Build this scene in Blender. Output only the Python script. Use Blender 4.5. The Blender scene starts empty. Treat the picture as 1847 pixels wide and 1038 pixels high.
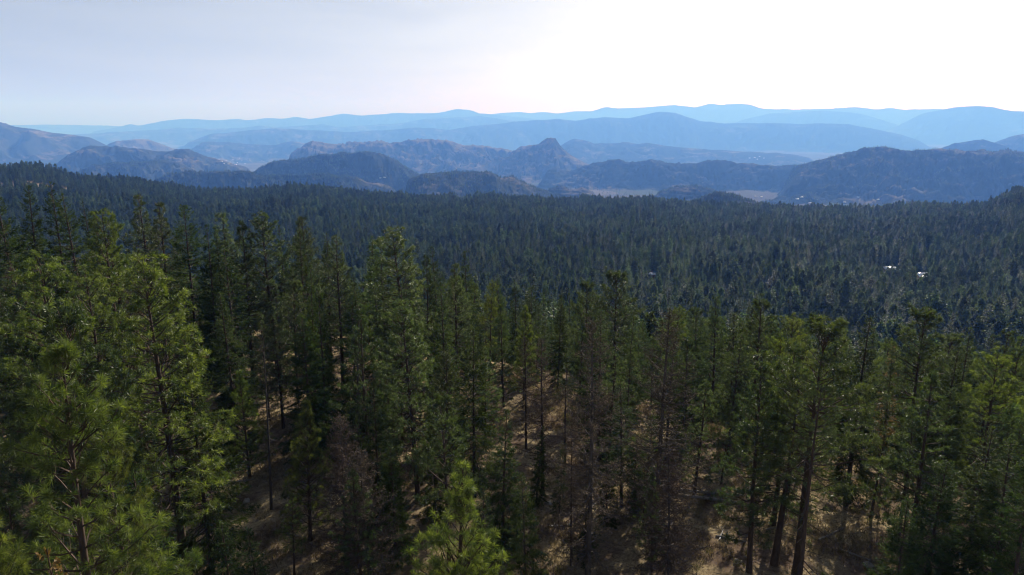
import bpy, math, random
import numpy as np

R = math.radians
scene = bpy.context.scene
COL = scene.collection

# ------------------------------------------------------------------ camera
CAM_Z = 36.0
PITCH = 13.4
F_PX = 1248.0            # focal length in pixels of the 1847 px wide photograph
W_PX, H_PX = 1847.0, 1038.0
cam_data = bpy.data.cameras.new('camera')
cam_data.sensor_width = 36.0
cam_data.lens = 36.0 * F_PX / W_PX
cam_data.clip_start = 0.5
cam_data.clip_end = 200000.0
cam = bpy.data.objects.new('camera', cam_data)
cam.location = (0.0, 0.0, CAM_Z)
cam.rotation_euler = (R(90.0 - PITCH), 0.0, 0.0)
COL.objects.link(cam)
scene.camera = cam

# ------------------------------------------------------------------ sky and sun
SUN_EL, SUN_AZ = 26.0, 28.0           # degrees; azimuth clockwise from +Y
world = bpy.data.worlds.new('World')
scene.world = world
world.use_nodes = True
wn = world.node_tree
wn.nodes.clear()
w_out = wn.nodes.new('ShaderNodeOutputWorld')
w_bg = wn.nodes.new('ShaderNodeBackground')
w_sky = wn.nodes.new('ShaderNodeTexSky')
w_sky.sky_type = 'NISHITA'
w_sky.sun_disc = False
w_sky.sun_elevation = R(SUN_EL)
w_sky.sun_rotation = R(SUN_AZ)
w_sky.altitude = 900.0
w_sky.air_density = 1.0
w_sky.dust_density = 2.0
w_sky.ozone_density = 2.0
w_bg.inputs['Strength'].default_value = 0.058
w_veil = wn.nodes.new('ShaderNodeHueSaturation')      # thin high cloud pales the blue evenly
w_veil.inputs['Saturation'].default_value = 0.50
wn.links.new(w_sky.outputs['Color'], w_veil.inputs['Color'])
w_tc = wn.nodes.new('ShaderNodeTexCoord')               # faint streaks of high cirrus over the whole sky
w_map = wn.nodes.new('ShaderNodeMapping'); w_map.inputs['Scale'].default_value = (2.0, 2.0, 16.0)
w_nz = wn.nodes.new('ShaderNodeTexNoise'); w_nz.inputs['Scale'].default_value = 2.2; w_nz.inputs['Detail'].default_value = 6.0
w_nz.inputs['Distortion'].default_value = 0.6
w_rmp = wn.nodes.new('ShaderNodeValToRGB')
w_rmp.color_ramp.elements[0].position = 0.35; w_rmp.color_ramp.elements[0].color = (0.99, 0.94, 0.88, 1)
w_rmp.color_ramp.elements[1].position = 0.68; w_rmp.color_ramp.elements[1].color = (1.09, 1.03, 0.96, 1)
w_mul = wn.nodes.new('ShaderNodeMix'); w_mul.data_type = 'RGBA'; w_mul.blend_type = 'MULTIPLY'; w_mul.inputs[0].default_value = 1.0
wn.links.new(w_tc.outputs['Generated'], w_map.inputs['Vector']); wn.links.new(w_map.outputs[0], w_nz.inputs['Vector'])
wn.links.new(w_nz.outputs['Fac'], w_rmp.inputs['Fac'])
wn.links.new(w_veil.outputs['Color'], w_mul.inputs[6]); wn.links.new(w_rmp.outputs['Color'], w_mul.inputs[7])
wn.links.new(w_mul.outputs[2], w_bg.inputs['Color'])
wn.links.new(w_bg.outputs['Background'], w_out.inputs['Surface'])

sun_data = bpy.data.lights.new('sun', 'SUN')
sun_data.energy = 5.0
sun_data.angle = R(0.53)
sun_data.color = (1.0, 0.96, 0.94)
sun = bpy.data.objects.new('sun', sun_data)
sun.rotation_euler = (R(90.0 - SUN_EL), 0.0, R(180.0 - SUN_AZ))
sun.location = (200.0, 430.0, 220.0)
COL.objects.link(sun)

scene.view_settings.view_transform = 'Standard'
scene.view_settings.look = 'None'
scene.view_settings.exposure = 0.76
scene.view_settings.gamma = 1.0
scene.view_settings.use_curve_mapping = False
cy = scene.cycles
cy.max_bounces = 3
cy.diffuse_bounces = 2
cy.glossy_bounces = 2
cy.transmission_bounces = 3
cy.volume_bounces = 1
cy.transparent_max_bounces = 4
cy.filter_width = 1.1
cy.use_denoising = True
try:
    cy.denoiser = 'OPENIMAGEDENOISE'
    cy.denoising_input_passes = 'RGB_ALBEDO_NORMAL'
    cy.denoising_prefilter = 'ACCURATE'
    cy.denoising_quality = 'HIGH'
except Exception:
    pass

# ------------------------------------------------------------------ helpers
CP, SP = math.cos(R(PITCH)), math.sin(R(PITCH))

def ray(px, py):
    u = (np.asarray(px, float) - W_PX / 2) / F_PX
    v = (H_PX / 2 - np.asarray(py, float)) / F_PX
    return u, CP + v * SP, v * CP - SP

def az_tan(px, py):
    """azimuth (rad) and tangent of the elevation of the sight line"""
    x, y, z = ray(px, py)
    return np.arctan2(x, y), z / np.hypot(x, y)

def project(x, y, z):
    dz = np.asarray(z, float) - CAM_Z
    fwd = y * CP - dz * SP
    up = y * SP + dz * CP
    return W_PX / 2 + F_PX * x / fwd, H_PX / 2 - F_PX * up / fwd

def _h(ix, iy, seed):
    n = (ix.astype(np.int64) * 374761393 + iy.astype(np.int64) * 668265263 + seed * 1442695041) & 0xFFFFFFFF
    n = ((n ^ (n >> 13)) * 1274126177) & 0xFFFFFFFF
    n = ((n ^ (n >> 16)) * 2246822519) & 0xFFFFFFFF
    return ((n ^ (n >> 15)) & 0xFFFFFF) / float(0xFFFFFF)

def vnoise(x, y, seed=0):
    x = np.asarray(x, float); y = np.asarray(y, float)
    xi, yi = np.floor(x), np.floor(y)
    fx, fy = x - xi, y - yi
    fx = fx * fx * fx * (fx * (fx * 6 - 15) + 10)
    fy = fy * fy * fy * (fy * (fy * 6 - 15) + 10)
    a, b = _h(xi, yi, seed), _h(xi + 1, yi, seed)
    c, d = _h(xi, yi + 1, seed), _h(xi + 1, yi + 1, seed)
    return (a + (b - a) * fx) * (1 - fy) + (c + (d - c) * fx) * fy

def fbm(x, y, seed=0, octv=4, gain=0.5):
    s, a, t, f = 0.0, 1.0, 0.0, 1.0
    for i in range(octv):
        s = s + a * (vnoise(x * f + 17.3 * i, y * f - 9.1 * i, seed + i) * 2 - 1)
        t += a; a *= gain; f *= 2.03
    return s / t

def smooth(a, b, x):
    t = np.clip((np.asarray(x, float) - a) / (b - a), 0, 1)
    return t * t * (3 - 2 * t)

def mesh_from(name, verts, faces, mats=(), fmat=None, var=None, smooth_faces=None):
    """verts (n,3); faces: list of int arrays (m,3) and (m,4)"""
    me = bpy.data.meshes.new(name)
    verts = np.asarray(verts, np.float32)
    nf = sum(len(f) for f in faces)
    faces = [np.asarray(f, np.int32) for f in faces if len(f)]
    loops = np.concatenate([f.ravel() for f in faces])
    tot = np.concatenate([np.full(len(f), f.shape[1], np.int32) for f in faces if len(f)])
    start = np.concatenate([[0], np.cumsum(tot)[:-1]]).astype(np.int32)
    me.vertices.add(len(verts)); me.vertices.foreach_set('co', verts.ravel())
    me.loops.add(len(loops)); me.loops.foreach_set('vertex_index', loops)
    me.polygons.add(nf); me.polygons.foreach_set('loop_start', start)
    try:
        me.polygons.foreach_set('loop_total', tot)
    except Exception:
        pass
    for m in mats:
        me.materials.append(m)
    if fmat is not None:
        me.polygons.foreach_set('material_index', np.asarray(fmat, np.int32))
    if smooth_faces is not None:
        me.polygons.foreach_set('use_smooth', np.asarray(smooth_faces, bool))
    me.update(calc_edges=True)
    if var is not None:
        at = me.attributes.new('var', 'FLOAT', 'FACE')
        at.data.foreach_set('value', np.asarray(var, np.float32))
    me.validate()
    return me

def link(name, data, parent=None, **props):
    o = bpy.data.objects.new(name, data)
    COL.objects.link(o)
    if parent is not None:
        o.parent = parent
    for k, v in props.items():
        if v is not None:
            o[k] = v
    return o

class Geo:
    """collects triangles and quads with a per-face variation value"""
    def __init__(self):
        self.v, self.t, self.q, self.tv, self.qv, self.n = [], [], [], [], [], 0
    def quads(self, v, q, var=0.5):
        v = np.asarray(v, float).reshape(-1, 3)
        q = np.asarray(q, np.int64).reshape(-1, 4)
        self.v.append(v); self.q.append(q + self.n)
        self.qv.append(np.full(len(q), var) if np.isscalar(var) else np.asarray(var))
        self.n += len(v)
    def tube(self, path, rad, sides=5, var=0.5):
        path = np.asarray(path, float); rad = np.asarray(rad, float)
        n = len(path)
        d = np.gradient(path, axis=0)
        d /= np.linalg.norm(d, axis=1)[:, None] + 1e-9
        ref = np.array([0.0, 0.0, 1.0]) if abs(d[0, 2]) < 0.8 else np.array([1.0, 0.0, 0.0])
        a = np.cross(d, ref); a /= np.linalg.norm(a, axis=1)[:, None] + 1e-9
        b = np.cross(d, a)
        th = np.arange(sides) * 2 * np.pi / sides
        ring = a[:, None, :] * np.cos(th)[None, :, None] + b[:, None, :] * np.sin(th)[None, :, None]
        v = path[:, None, :] + ring * rad[:, None, None]
        i = np.arange(n - 1)[:, None] * sides; j = np.arange(sides)[None, :]; k = (j + 1) % sides
        q = np.stack([i + j, i + k, i + sides + k, i + sides + j], -1).reshape(-1, 4)
        self.quads(v, q, var)
    def blades(self, o, d, ln, wd, rng, var=0.5, side=None, bend=0.0):
        """kite-shaped blades from o along d"""
        o = np.asarray(o, float).reshape(-1, 3); m = len(o)
        if m == 0:
            return
        d = np.asarray(d, float).reshape(-1, 3)
        d = d / (np.linalg.norm(d, axis=1)[:, None] + 1e-9)
        if side is None:
            side = rng.normal(size=(m, 3))
        s = np.cross(d, side); s /= np.linalg.norm(s, axis=1)[:, None] + 1e-9
        ln = np.broadcast_to(ln, (m,))[:, None]; wd = np.broadcast_to(wd, (m,))[:, None]
        mid = o + d * ln * 0.55
        tip = o + d * ln
        if np.ndim(bend) or bend:
            tip = tip + np.array([0, 0, 1.0]) * ln * bend
        v = np.stack([o, mid - s * wd / 2, tip, mid + s * wd / 2], 1)
        q = np.arange(m * 4).reshape(m, 4)
        self.quads(v, q, np.broadcast_to(var, (m,)))
    def mesh(self, name, mats, fmat=None, smooth_all=False):
        v = np.concatenate(self.v); q = np.concatenate(self.q); var = np.concatenate(self.qv)
        return mesh_from(name, v, [q], mats, fmat=fmat, var=var,
                         smooth_faces=np.full(len(q), smooth_all))

# ------------------------------------------------------------------ materials
def new_mat(name):
    m = bpy.data.materials.new(name)
    m.use_nodes = True
    nt = m.node_tree
    nt.nodes.clear()
    out = nt.nodes.new('ShaderNodeOutputMaterial')
    return m, nt, out

def N(nt, kind, **kw):
    n = nt.nodes.new(kind)
    for k, v in kw.items():
        setattr(n, k, v)
    return n

def ramp(nt, fac, stops):
    r = nt.nodes.new('ShaderNodeValToRGB')
    els = r.color_ramp.elements
    while len(els) < len(stops):
        els.new(0.5)
    for e, (p, c) in zip(els, stops):
        e.position = p
        e.color = (c[0], c[1], c[2], 1.0)
    nt.links.new(fac, r.inputs['Fac'])
    return r.outputs['Color']

def noise(nt, vec, scale, detail=4.0, rough=0.55, dist=0.0):
    n = nt.nodes.new('ShaderNodeTexNoise')
    n.inputs['Scale'].default_value = scale
    n.inputs['Detail'].default_value = detail
    n.inputs['Roughness'].default_value = rough
    n.inputs['Distortion'].default_value = dist
    if vec is not None:
        nt.links.new(vec, n.inputs['Vector'])
    return n.outputs['Fac']

def mix_col(nt, fac, a, b, mode='MIX'):
    n = nt.nodes.new('ShaderNodeMix')
    n.data_type = 'RGBA'; n.blend_type = mode
    for sock, val in ((n.inputs[0], fac), (n.inputs[6], a), (n.inputs[7], b)):
        if isinstance(val, (int, float)):
            sock.default_value = val
        elif isinstance(val, tuple):
            sock.default_value = (val[0], val[1], val[2], 1.0)
        else:
            nt.links.new(val, sock)
    return n.outputs[2]

def math_n(nt, op, a, b=None, clamp=False):
    n = nt.nodes.new('ShaderNodeMath'); n.operation = op; n.use_clamp = clamp
    for sock, val in ((n.inputs[0], a), (n.inputs[1], b)):
        if val is None:
            continue
        if isinstance(val, (int, float)):
            sock.default_value = val
        else:
            nt.links.new(val, sock)
    return n.outputs[0]

def needle_mat(name, dark, light, trans, transl=0.4, rough=0.5, hue_var=0.03, val_var=0.5, spec=0.35, stand=0.0):
    m, nt, out = new_mat(name)
    at = N(nt, 'ShaderNodeAttribute', attribute_name='var')
    oi = N(nt, 'ShaderNodeObjectInfo')
    c = mix_col(nt, at.outputs['Fac'], dark, light)
    hs = N(nt, 'ShaderNodeHueSaturation')
    nt.links.new(c, hs.inputs['Color'])
    nt.links.new(math_n(nt, 'ADD', math_n(nt, 'MULTIPLY', oi.outputs['Random'], hue_var), 0.5 - hue_var / 2), hs.inputs['Hue'])
    r2 = math_n(nt, 'FRACT', math_n(nt, 'MULTIPLY', oi.outputs['Random'], 7.31))
    val = math_n(nt, 'ADD', math_n(nt, 'MULTIPLY', r2, val_var), 1.0 - val_var / 2)
    if stand:      # whole stands differ in tone
        loc = noise(nt, oi.outputs['Location'], 0.011, 3, 0.6)
        val = math_n(nt, 'MULTIPLY', val, math_n(nt, 'ADD', math_n(nt, 'MULTIPLY', math_n(nt, 'SUBTRACT', loc, 0.5), 4.0 * stand), 1.0))
    nt.links.new(val, hs.inputs['Value'])
    p = N(nt, 'ShaderNodeBsdfPrincipled')
    nt.links.new(hs.outputs['Color'], p.inputs['Base Color'])
    p.inputs['Roughness'].default_value = rough
    p.inputs['Specular IOR Level'].default_value = spec
    t = N(nt, 'ShaderNodeBsdfTranslucent')
    nt.links.new(mix_col(nt, 1.0, hs.outputs['Color'], trans, 'MULTIPLY'), t.inputs['Color'])
    mx = N(nt, 'ShaderNodeMixShader')
    mx.inputs[0].default_value = transl
    nt.links.new(p.outputs[0], mx.inputs[1]); nt.links.new(t.outputs[0], mx.inputs[2])
    nt.links.new(mx.outputs[0], out.inputs['Surface'])
    return m

def bark_mat(name, a, b, scale=6.0):
    m, nt, out = new_mat(name)
    tc = N(nt, 'ShaderNodeTexCoord')
    mp = N(nt, 'ShaderNodeMapping'); mp.inputs['Scale'].default_value = (1, 1, 0.25)
    nt.links.new(tc.outputs['Object'], mp.inputs['Vector'])
    f = noise(nt, mp.outputs[0], scale, 6, 0.65)
    c = ramp(nt, f, [(0.3, a), (0.7, b)])
    p = N(nt, 'ShaderNodeBsdfPrincipled')
    nt.links.new(c, p.inputs['Base Color'])
    p.inputs['Roughness'].default_value = 0.85
    p.inputs['Specular IOR Level'].default_value = 0.2
    bp = N(nt, 'ShaderNodeBump'); bp.inputs['Strength'].default_value = 0.6; bp.inputs['Distance'].default_value = 0.05
    nt.links.new(f, bp.inputs['Height']); nt.links.new(bp.outputs[0], p.inputs['Normal'])
    nt.links.new(p.outputs[0], out.inputs['Surface'])
    return m

def plain_mat(name, col, rough=0.6, metal=0.0, scale=3.0, vary=0.25):
    m, nt, out = new_mat(name)
    tc = N(nt, 'ShaderNodeTexCoord')
    f = noise(nt, tc.outputs['Object'], scale, 4)
    c = ramp(nt, f, [(0.3, tuple(k * (1 - vary) for k in col)), (0.7, tuple(min(1, k * (1 + vary)) for k in col))])
    p = N(nt, 'ShaderNodeBsdfPrincipled')
    nt.links.new(c, p.inputs['Base Color'])
    p.inputs['Roughness'].default_value = rough
    p.inputs['Metallic'].default_value = metal
    nt.links.new(p.outputs[0], out.inputs['Surface'])
    return m

M = {}
M['pine'] = needle_mat('sunlit_pine_needles', (0.025, 0.044, 0.013), (0.142, 0.176, 0.043), (1.42, 1.42, 0.58), 0.42, 0.45, 0.03, 0.6, 0.4)  # brighter copy, with the backlit sun glow put into its colour
M['pine_dull'] = needle_mat('dull_pine_needles', (0.020, 0.036, 0.013), (0.108, 0.140, 0.044), (1.3, 1.38, 0.68), 0.36, 0.42, 0.03, 0.6, 0.5)  # duller copy of the same needles, without the painted sun glow
M['fir'] = needle_mat('fir_needles', (0.018, 0.034, 0.013), (0.078, 0.104, 0.034), (1.3, 1.4, 0.68), 0.36, 0.6, 0.04, 0.6, 0.08)
M['dry'] = needle_mat('dry_needles', (0.110, 0.070, 0.025), (0.230, 0.150, 0.045), (1.2, 1.1, 0.7), 0.35, 0.5)
M['twig'] = needle_mat('bare_twigs', (0.046, 0.034, 0.025), (0.145, 0.108, 0.078), (1.0, 1.0, 1.0), 0.05, 0.8, 0.03, 0.5, 0.08)
M['far'] = needle_mat('forest_needles', (0.022, 0.038, 0.016), (0.116, 0.146, 0.066), (1.3, 1.4, 0.8), 0.34, 0.55, 0.05, 1.0, 0.22, 0.6)
M['bark'] = bark_mat('pine_bark', (0.028, 0.020, 0.016), (0.095, 0.064, 0.046))
M['grey_bark'] = bark_mat('weathered_bark', (0.038, 0.031, 0.026), (0.110, 0.092, 0.078))
M['log'] = bark_mat('fallen_wood', (0.120, 0.100, 0.080), (0.330, 0.300, 0.260))
M['pale_wood'] = bark_mat('bleached_wood', (0.480, 0.460, 0.420), (0.700, 0.680, 0.640))
M['roof'] = plain_mat('metal_roof', (0.75, 0.76, 0.78), 0.28, 0.7, 1.0, 0.08)
M['white_wall'] = plain_mat('white_wall', (0.72, 0.70, 0.66), 0.7, 0.0, 1.0, 0.1)
M['log_wall'] = plain_mat('brown_wall', (0.22, 0.14, 0.08), 0.8, 0.0, 1.0, 0.2)
M['rock'] = plain_mat('grey_rock', (0.26, 0.24, 0.21), 0.85, 0.0, 1.5, 0.35)
M['grass'] = needle_mat('dry_grass', (0.125, 0.105, 0.056), (0.310, 0.260, 0.150), (1.1, 1.0, 0.8), 0.35, 0.6)
M['shrub'] = needle_mat('shrub_leaves', (0.050, 0.050, 0.022), (0.130, 0.115, 0.050), (1.4, 1.5, 0.7), 0.4)

def ground_material():
    m, nt, out = new_mat('ground_soil')
    geo = N(nt, 'ShaderNodeNewGeometry')
    pos = geo.outputs['Position']
    # needle litter, dry grass, bare soil of the near forest floor
    n1 = noise(nt, pos, 0.22, 6, 0.68)
    n2 = noise(nt, pos, 1.1, 6, 0.7)
    n3 = noise(nt, pos, 9.0, 4, 0.7)
    litter = ramp(nt, n2, [(0.30, (0.062, 0.043, 0.030)), (0.5, (0.130, 0.095, 0.068)), (0.72, (0.230, 0.175, 0.125))])
    grass = ramp(nt, n3, [(0.3, (0.175, 0.138, 0.074)), (0.7, (0.430, 0.345, 0.205))])
    near = mix_col(nt, ramp(nt, n1, [(0.44, (0, 0, 0)), (0.58, (1, 1, 1))]), litter, grass)
    n4 = noise(nt, pos, 4.0, 6, 0.75)
    near = mix_col(nt, ramp(nt, n4, [(0.52, (0, 0, 0)), (0.62, (0.8, 0.8, 0.8))]), near, (0.055, 0.036, 0.024))
    # open valley land: dry range, hay fields, scrub
    v1 = noise(nt, pos, 0.0011, 6, 0.6, 0.6)
    v2 = noise(nt, pos, 0.006, 5, 0.65)
    rng_ = ramp(nt, v2, [(0.3, (0.060, 0.056, 0.042)), (0.7, (0.125, 0.108, 0.080))])
    vor = N(nt, 'ShaderNodeTexVoronoi'); vor.inputs['Scale'].default_value = 0.0032
    vmap = N(nt, 'ShaderNodeMapping'); vmap.inputs['Scale'].default_value = (1.0, 0.45, 0.0)
    vmap.inputs['Rotation'].default_value = (0, 0, 0.5)
    nt.links.new(pos, vmap.inputs['Vector']); nt.links.new(vmap.outputs[0], vor.inputs['Vector'])
    sepc = N(nt, 'ShaderNodeSeparateColor'); nt.links.new(vor.outputs['Color'], sepc.inputs[0])
    fields = ramp(nt, sepc.outputs[0], [(0.0, (0.115, 0.100, 0.072)), (0.45, (0.085, 0.084, 0.052)), (0.7, (0.050, 0.072, 0.032)), (1.0, (0.145, 0.124, 0.090))])
    val = mix_col(nt, ramp(nt, v1, [(0.48, (0, 0, 0)), (0.56, (1, 1, 1))]), rng_, fields)
    v3 = noise(nt, pos, 0.004, 6, 0.7)
    val = mix_col(nt, ramp(nt, v3, [(0.57, (0, 0, 0)), (0.66, (0.8, 0.8, 0.8))]), val, (0.060, 0.062, 0.038))
    vl = N(nt, 'ShaderNodeVectorMath', operation='LENGTH'); nt.links.new(pos, vl.inputs[0])
    fac = math_n(nt, 'DIVIDE', math_n(nt, 'SUBTRACT', vl.outputs['Value'], 1800.0), 700.0, True)
    col = mix_col(nt, fac, near, val)
    p = N(nt, 'ShaderNodeBsdfDiffuse')
    nt.links.new(col, p.inputs['Color'])
    bp = N(nt, 'ShaderNodeBump'); bp.inputs['Distance'].default_value = 0.15
    nt.links.new(math_n(nt, 'MULTIPLY', math_n(nt, 'SUBTRACT', 1.0, math_n(nt, 'DIVIDE', vl.outputs['Value'], 250.0), True), 0.8), bp.inputs['Strength'])
    nt.links.new(n2, bp.inputs['Height']); nt.links.new(bp.outputs[0], p.inputs['Normal'])
    nt.links.new(p.outputs[0], out.inputs['Surface'])
    return m

def hill_material(name, cover, scale, grass_a=(0.082, 0.070, 0.052), grass_b=(0.200, 0.168, 0.120), wood=(0.034, 0.040, 0.028)):
    """dry grass slopes with patches of dark wood; cover = share of wood"""
    m, nt, out = new_mat(name)
    geo = N(nt, 'ShaderNodeNewGeometry')
    pos = geo.outputs['Position']
    a = noise(nt, pos, scale, 7, 0.62, 0.4)
    b = noise(nt, pos, scale * 9, 5, 0.7)
    g = ramp(nt, noise(nt, pos, scale * 3, 6, 0.65), [(0.3, grass_a), (0.7, grass_b)])
    f = math_n(nt, 'ADD', math_n(nt, 'MULTIPLY', a, 0.7), math_n(nt, 'MULTIPLY', b, 0.3))
    lo = 0.64 - 0.30 * cover
    w = ramp(nt, f, [(max(0.0, lo - 0.03), (0, 0, 0)), (lo + 0.05, (1, 1, 1))])
    sx = N(nt, 'ShaderNodeSeparateXYZ'); nt.links.new(geo.outputs['Normal'], sx.inputs[0])
    flat = math_n(nt, 'ADD', sx.outputs[2], math_n(nt, 'MULTIPLY', math_n(nt, 'SUBTRACT', b, 0.5), 0.35))
    steep = ramp(nt, flat, [(0.80, (1, 1, 1)), (0.95, (0, 0, 0))])
    w2 = mix_col(nt, 0.75, w, steep, 'SCREEN') if cover > 0.6 else mix_col(nt, 0.55, w, steep)
    c = mix_col(nt, w2, g, wood)
    p = N(nt, 'ShaderNodeBsdfDiffuse')
    nt.links.new(c, p.inputs['Color'])
    bp = N(nt, 'ShaderNodeBump'); bp.inputs['Strength'].default_value = 0.8; bp.inputs['Distance'].default_value = 18.0
    nt.links.new(b, bp.inputs['Height']); nt.links.new(bp.outputs[0], p.inputs['Normal'])
    nt.links.new(p.outputs[0], out.inputs['Surface'])
    return m

M['ground'] = ground_material()
M['hill_dry'] = hill_material('dry_hillside', 0.45, 0.0030)
M['hill_mixed'] = hill_material('mixed_hillside', 0.68, 0.0022)
M['hill_wood'] = hill_material('wooded_mountain', 0.85, 0.0008)

# ------------------------------------------------------------------ terrain
SKY_X = np.array([-700, -200, 0, 40, 90, 130, 250, 330, 450, 500, 560, 640, 760, 900, 1000, 1040, 1160, 1240, 1420, 1560, 1660, 1720, 1770, 1800, 1825, 1860, 1950, 2300])
SKY_Y = np.array([290, 292, 302, 298, 304, 314, 325, 342, 346, 341, 344, 354, 363, 363, 370, 373, 367, 377, 384, 383, 380, 381, 379, 367, 356, 343, 330, 330])
SKY_AZ, SKY_T = az_tan(SKY_X, SKY_Y)
EDGE_R = 1700.0

def ground_z(x, y):
    x = np.asarray(x, float); y = np.asarray(y, float)
    r = np.hypot(x, y); az = np.arctan2(x, y); azd = np.degrees(az)
    near = 0.9 * fbm(x / 26.0, y / 26.0, 3, 3) + 0.22 * fbm(x / 5.0, y / 5.0, 5, 2)
    yd = np.interp(azd, [-180, -60, -36, -20, -8, 5, 15, 40, 60, 180], [150, 150, 150, 130, 108, 96, 84, 74, 74, 150])
    s = np.clip((r - yd) / (400.0 - yd), 0, 1)
    drop = -99.0 * (1 - (1 - s) ** 1.35)
    edge = CAM_Z + EDGE_R * np.interp(az, SKY_AZ, SKY_T) - 14.0
    t = np.clip((r - 400.0) / (EDGE_R - 400.0), 0, 1)
    mid = -99.0 + (edge + 99.0) * t ** 1.05
    mid = mid + smooth(150, 500, r) * (7.0 * fbm(x / 210.0, y / 210.0, 11, 3)) * (1 - 0.6 * smooth(1300, 1700, r))
    hi = np.where(r < 400.0, drop + smooth(150, 500, r) * 7.0 * fbm(x / 210.0, y / 210.0, 11, 3), mid)
    valley = CAM_Z + np.interp(r, [0, 3000, 4000, 5000, 7000, 10000, 15000, 30000, 90000], [-420, -430, -455, -520, -620, -700, -725, -740, -760])
    valley = valley + smooth(2600, 5000, r) * (44.0 * fbm(x / 700.0, y / 1000.0, 21, 5, 0.55) + 14.0 * fbm(x / 170.0, y / 260.0, 25, 3))
    k = smooth(EDGE_R + 20, EDGE_R + 1150, r)
    return near * (1 - smooth(300, 600, r)) + hi * (1 - k) + valley * k

def build_ground():
    azs = np.concatenate([np.linspace(-180, -58, 24, endpoint=False), np.linspace(-58, 58, 470, endpoint=False), np.linspace(58, 180, 25)])
    rs = np.concatenate([[0.5], np.geomspace(6, 46500, 400)])
    A, RR = np.meshgrid(np.radians(azs), rs, indexing='ij')
    X, Y = RR * np.sin(A), RR * np.cos(A)
    Z = ground_z(X, Y)
    na, nr = A.shape
    v = np.stack([X, Y, Z], -1).reshape(-1, 3)
    i = np.arange(na - 1)[:, None] * nr; j = np.arange(nr - 1)[None, :]
    q = np.stack([i + j, i + j + 1, i + nr + j + 1, i + nr + j], -1).reshape(-1, 4)
    q = q[:, ::-1]
    me = mesh_from('ground', v, [q], [M['ground']], smooth_faces=np.full(len(q), True))
    link('ground', me, kind='structure')

build_ground()

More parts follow.
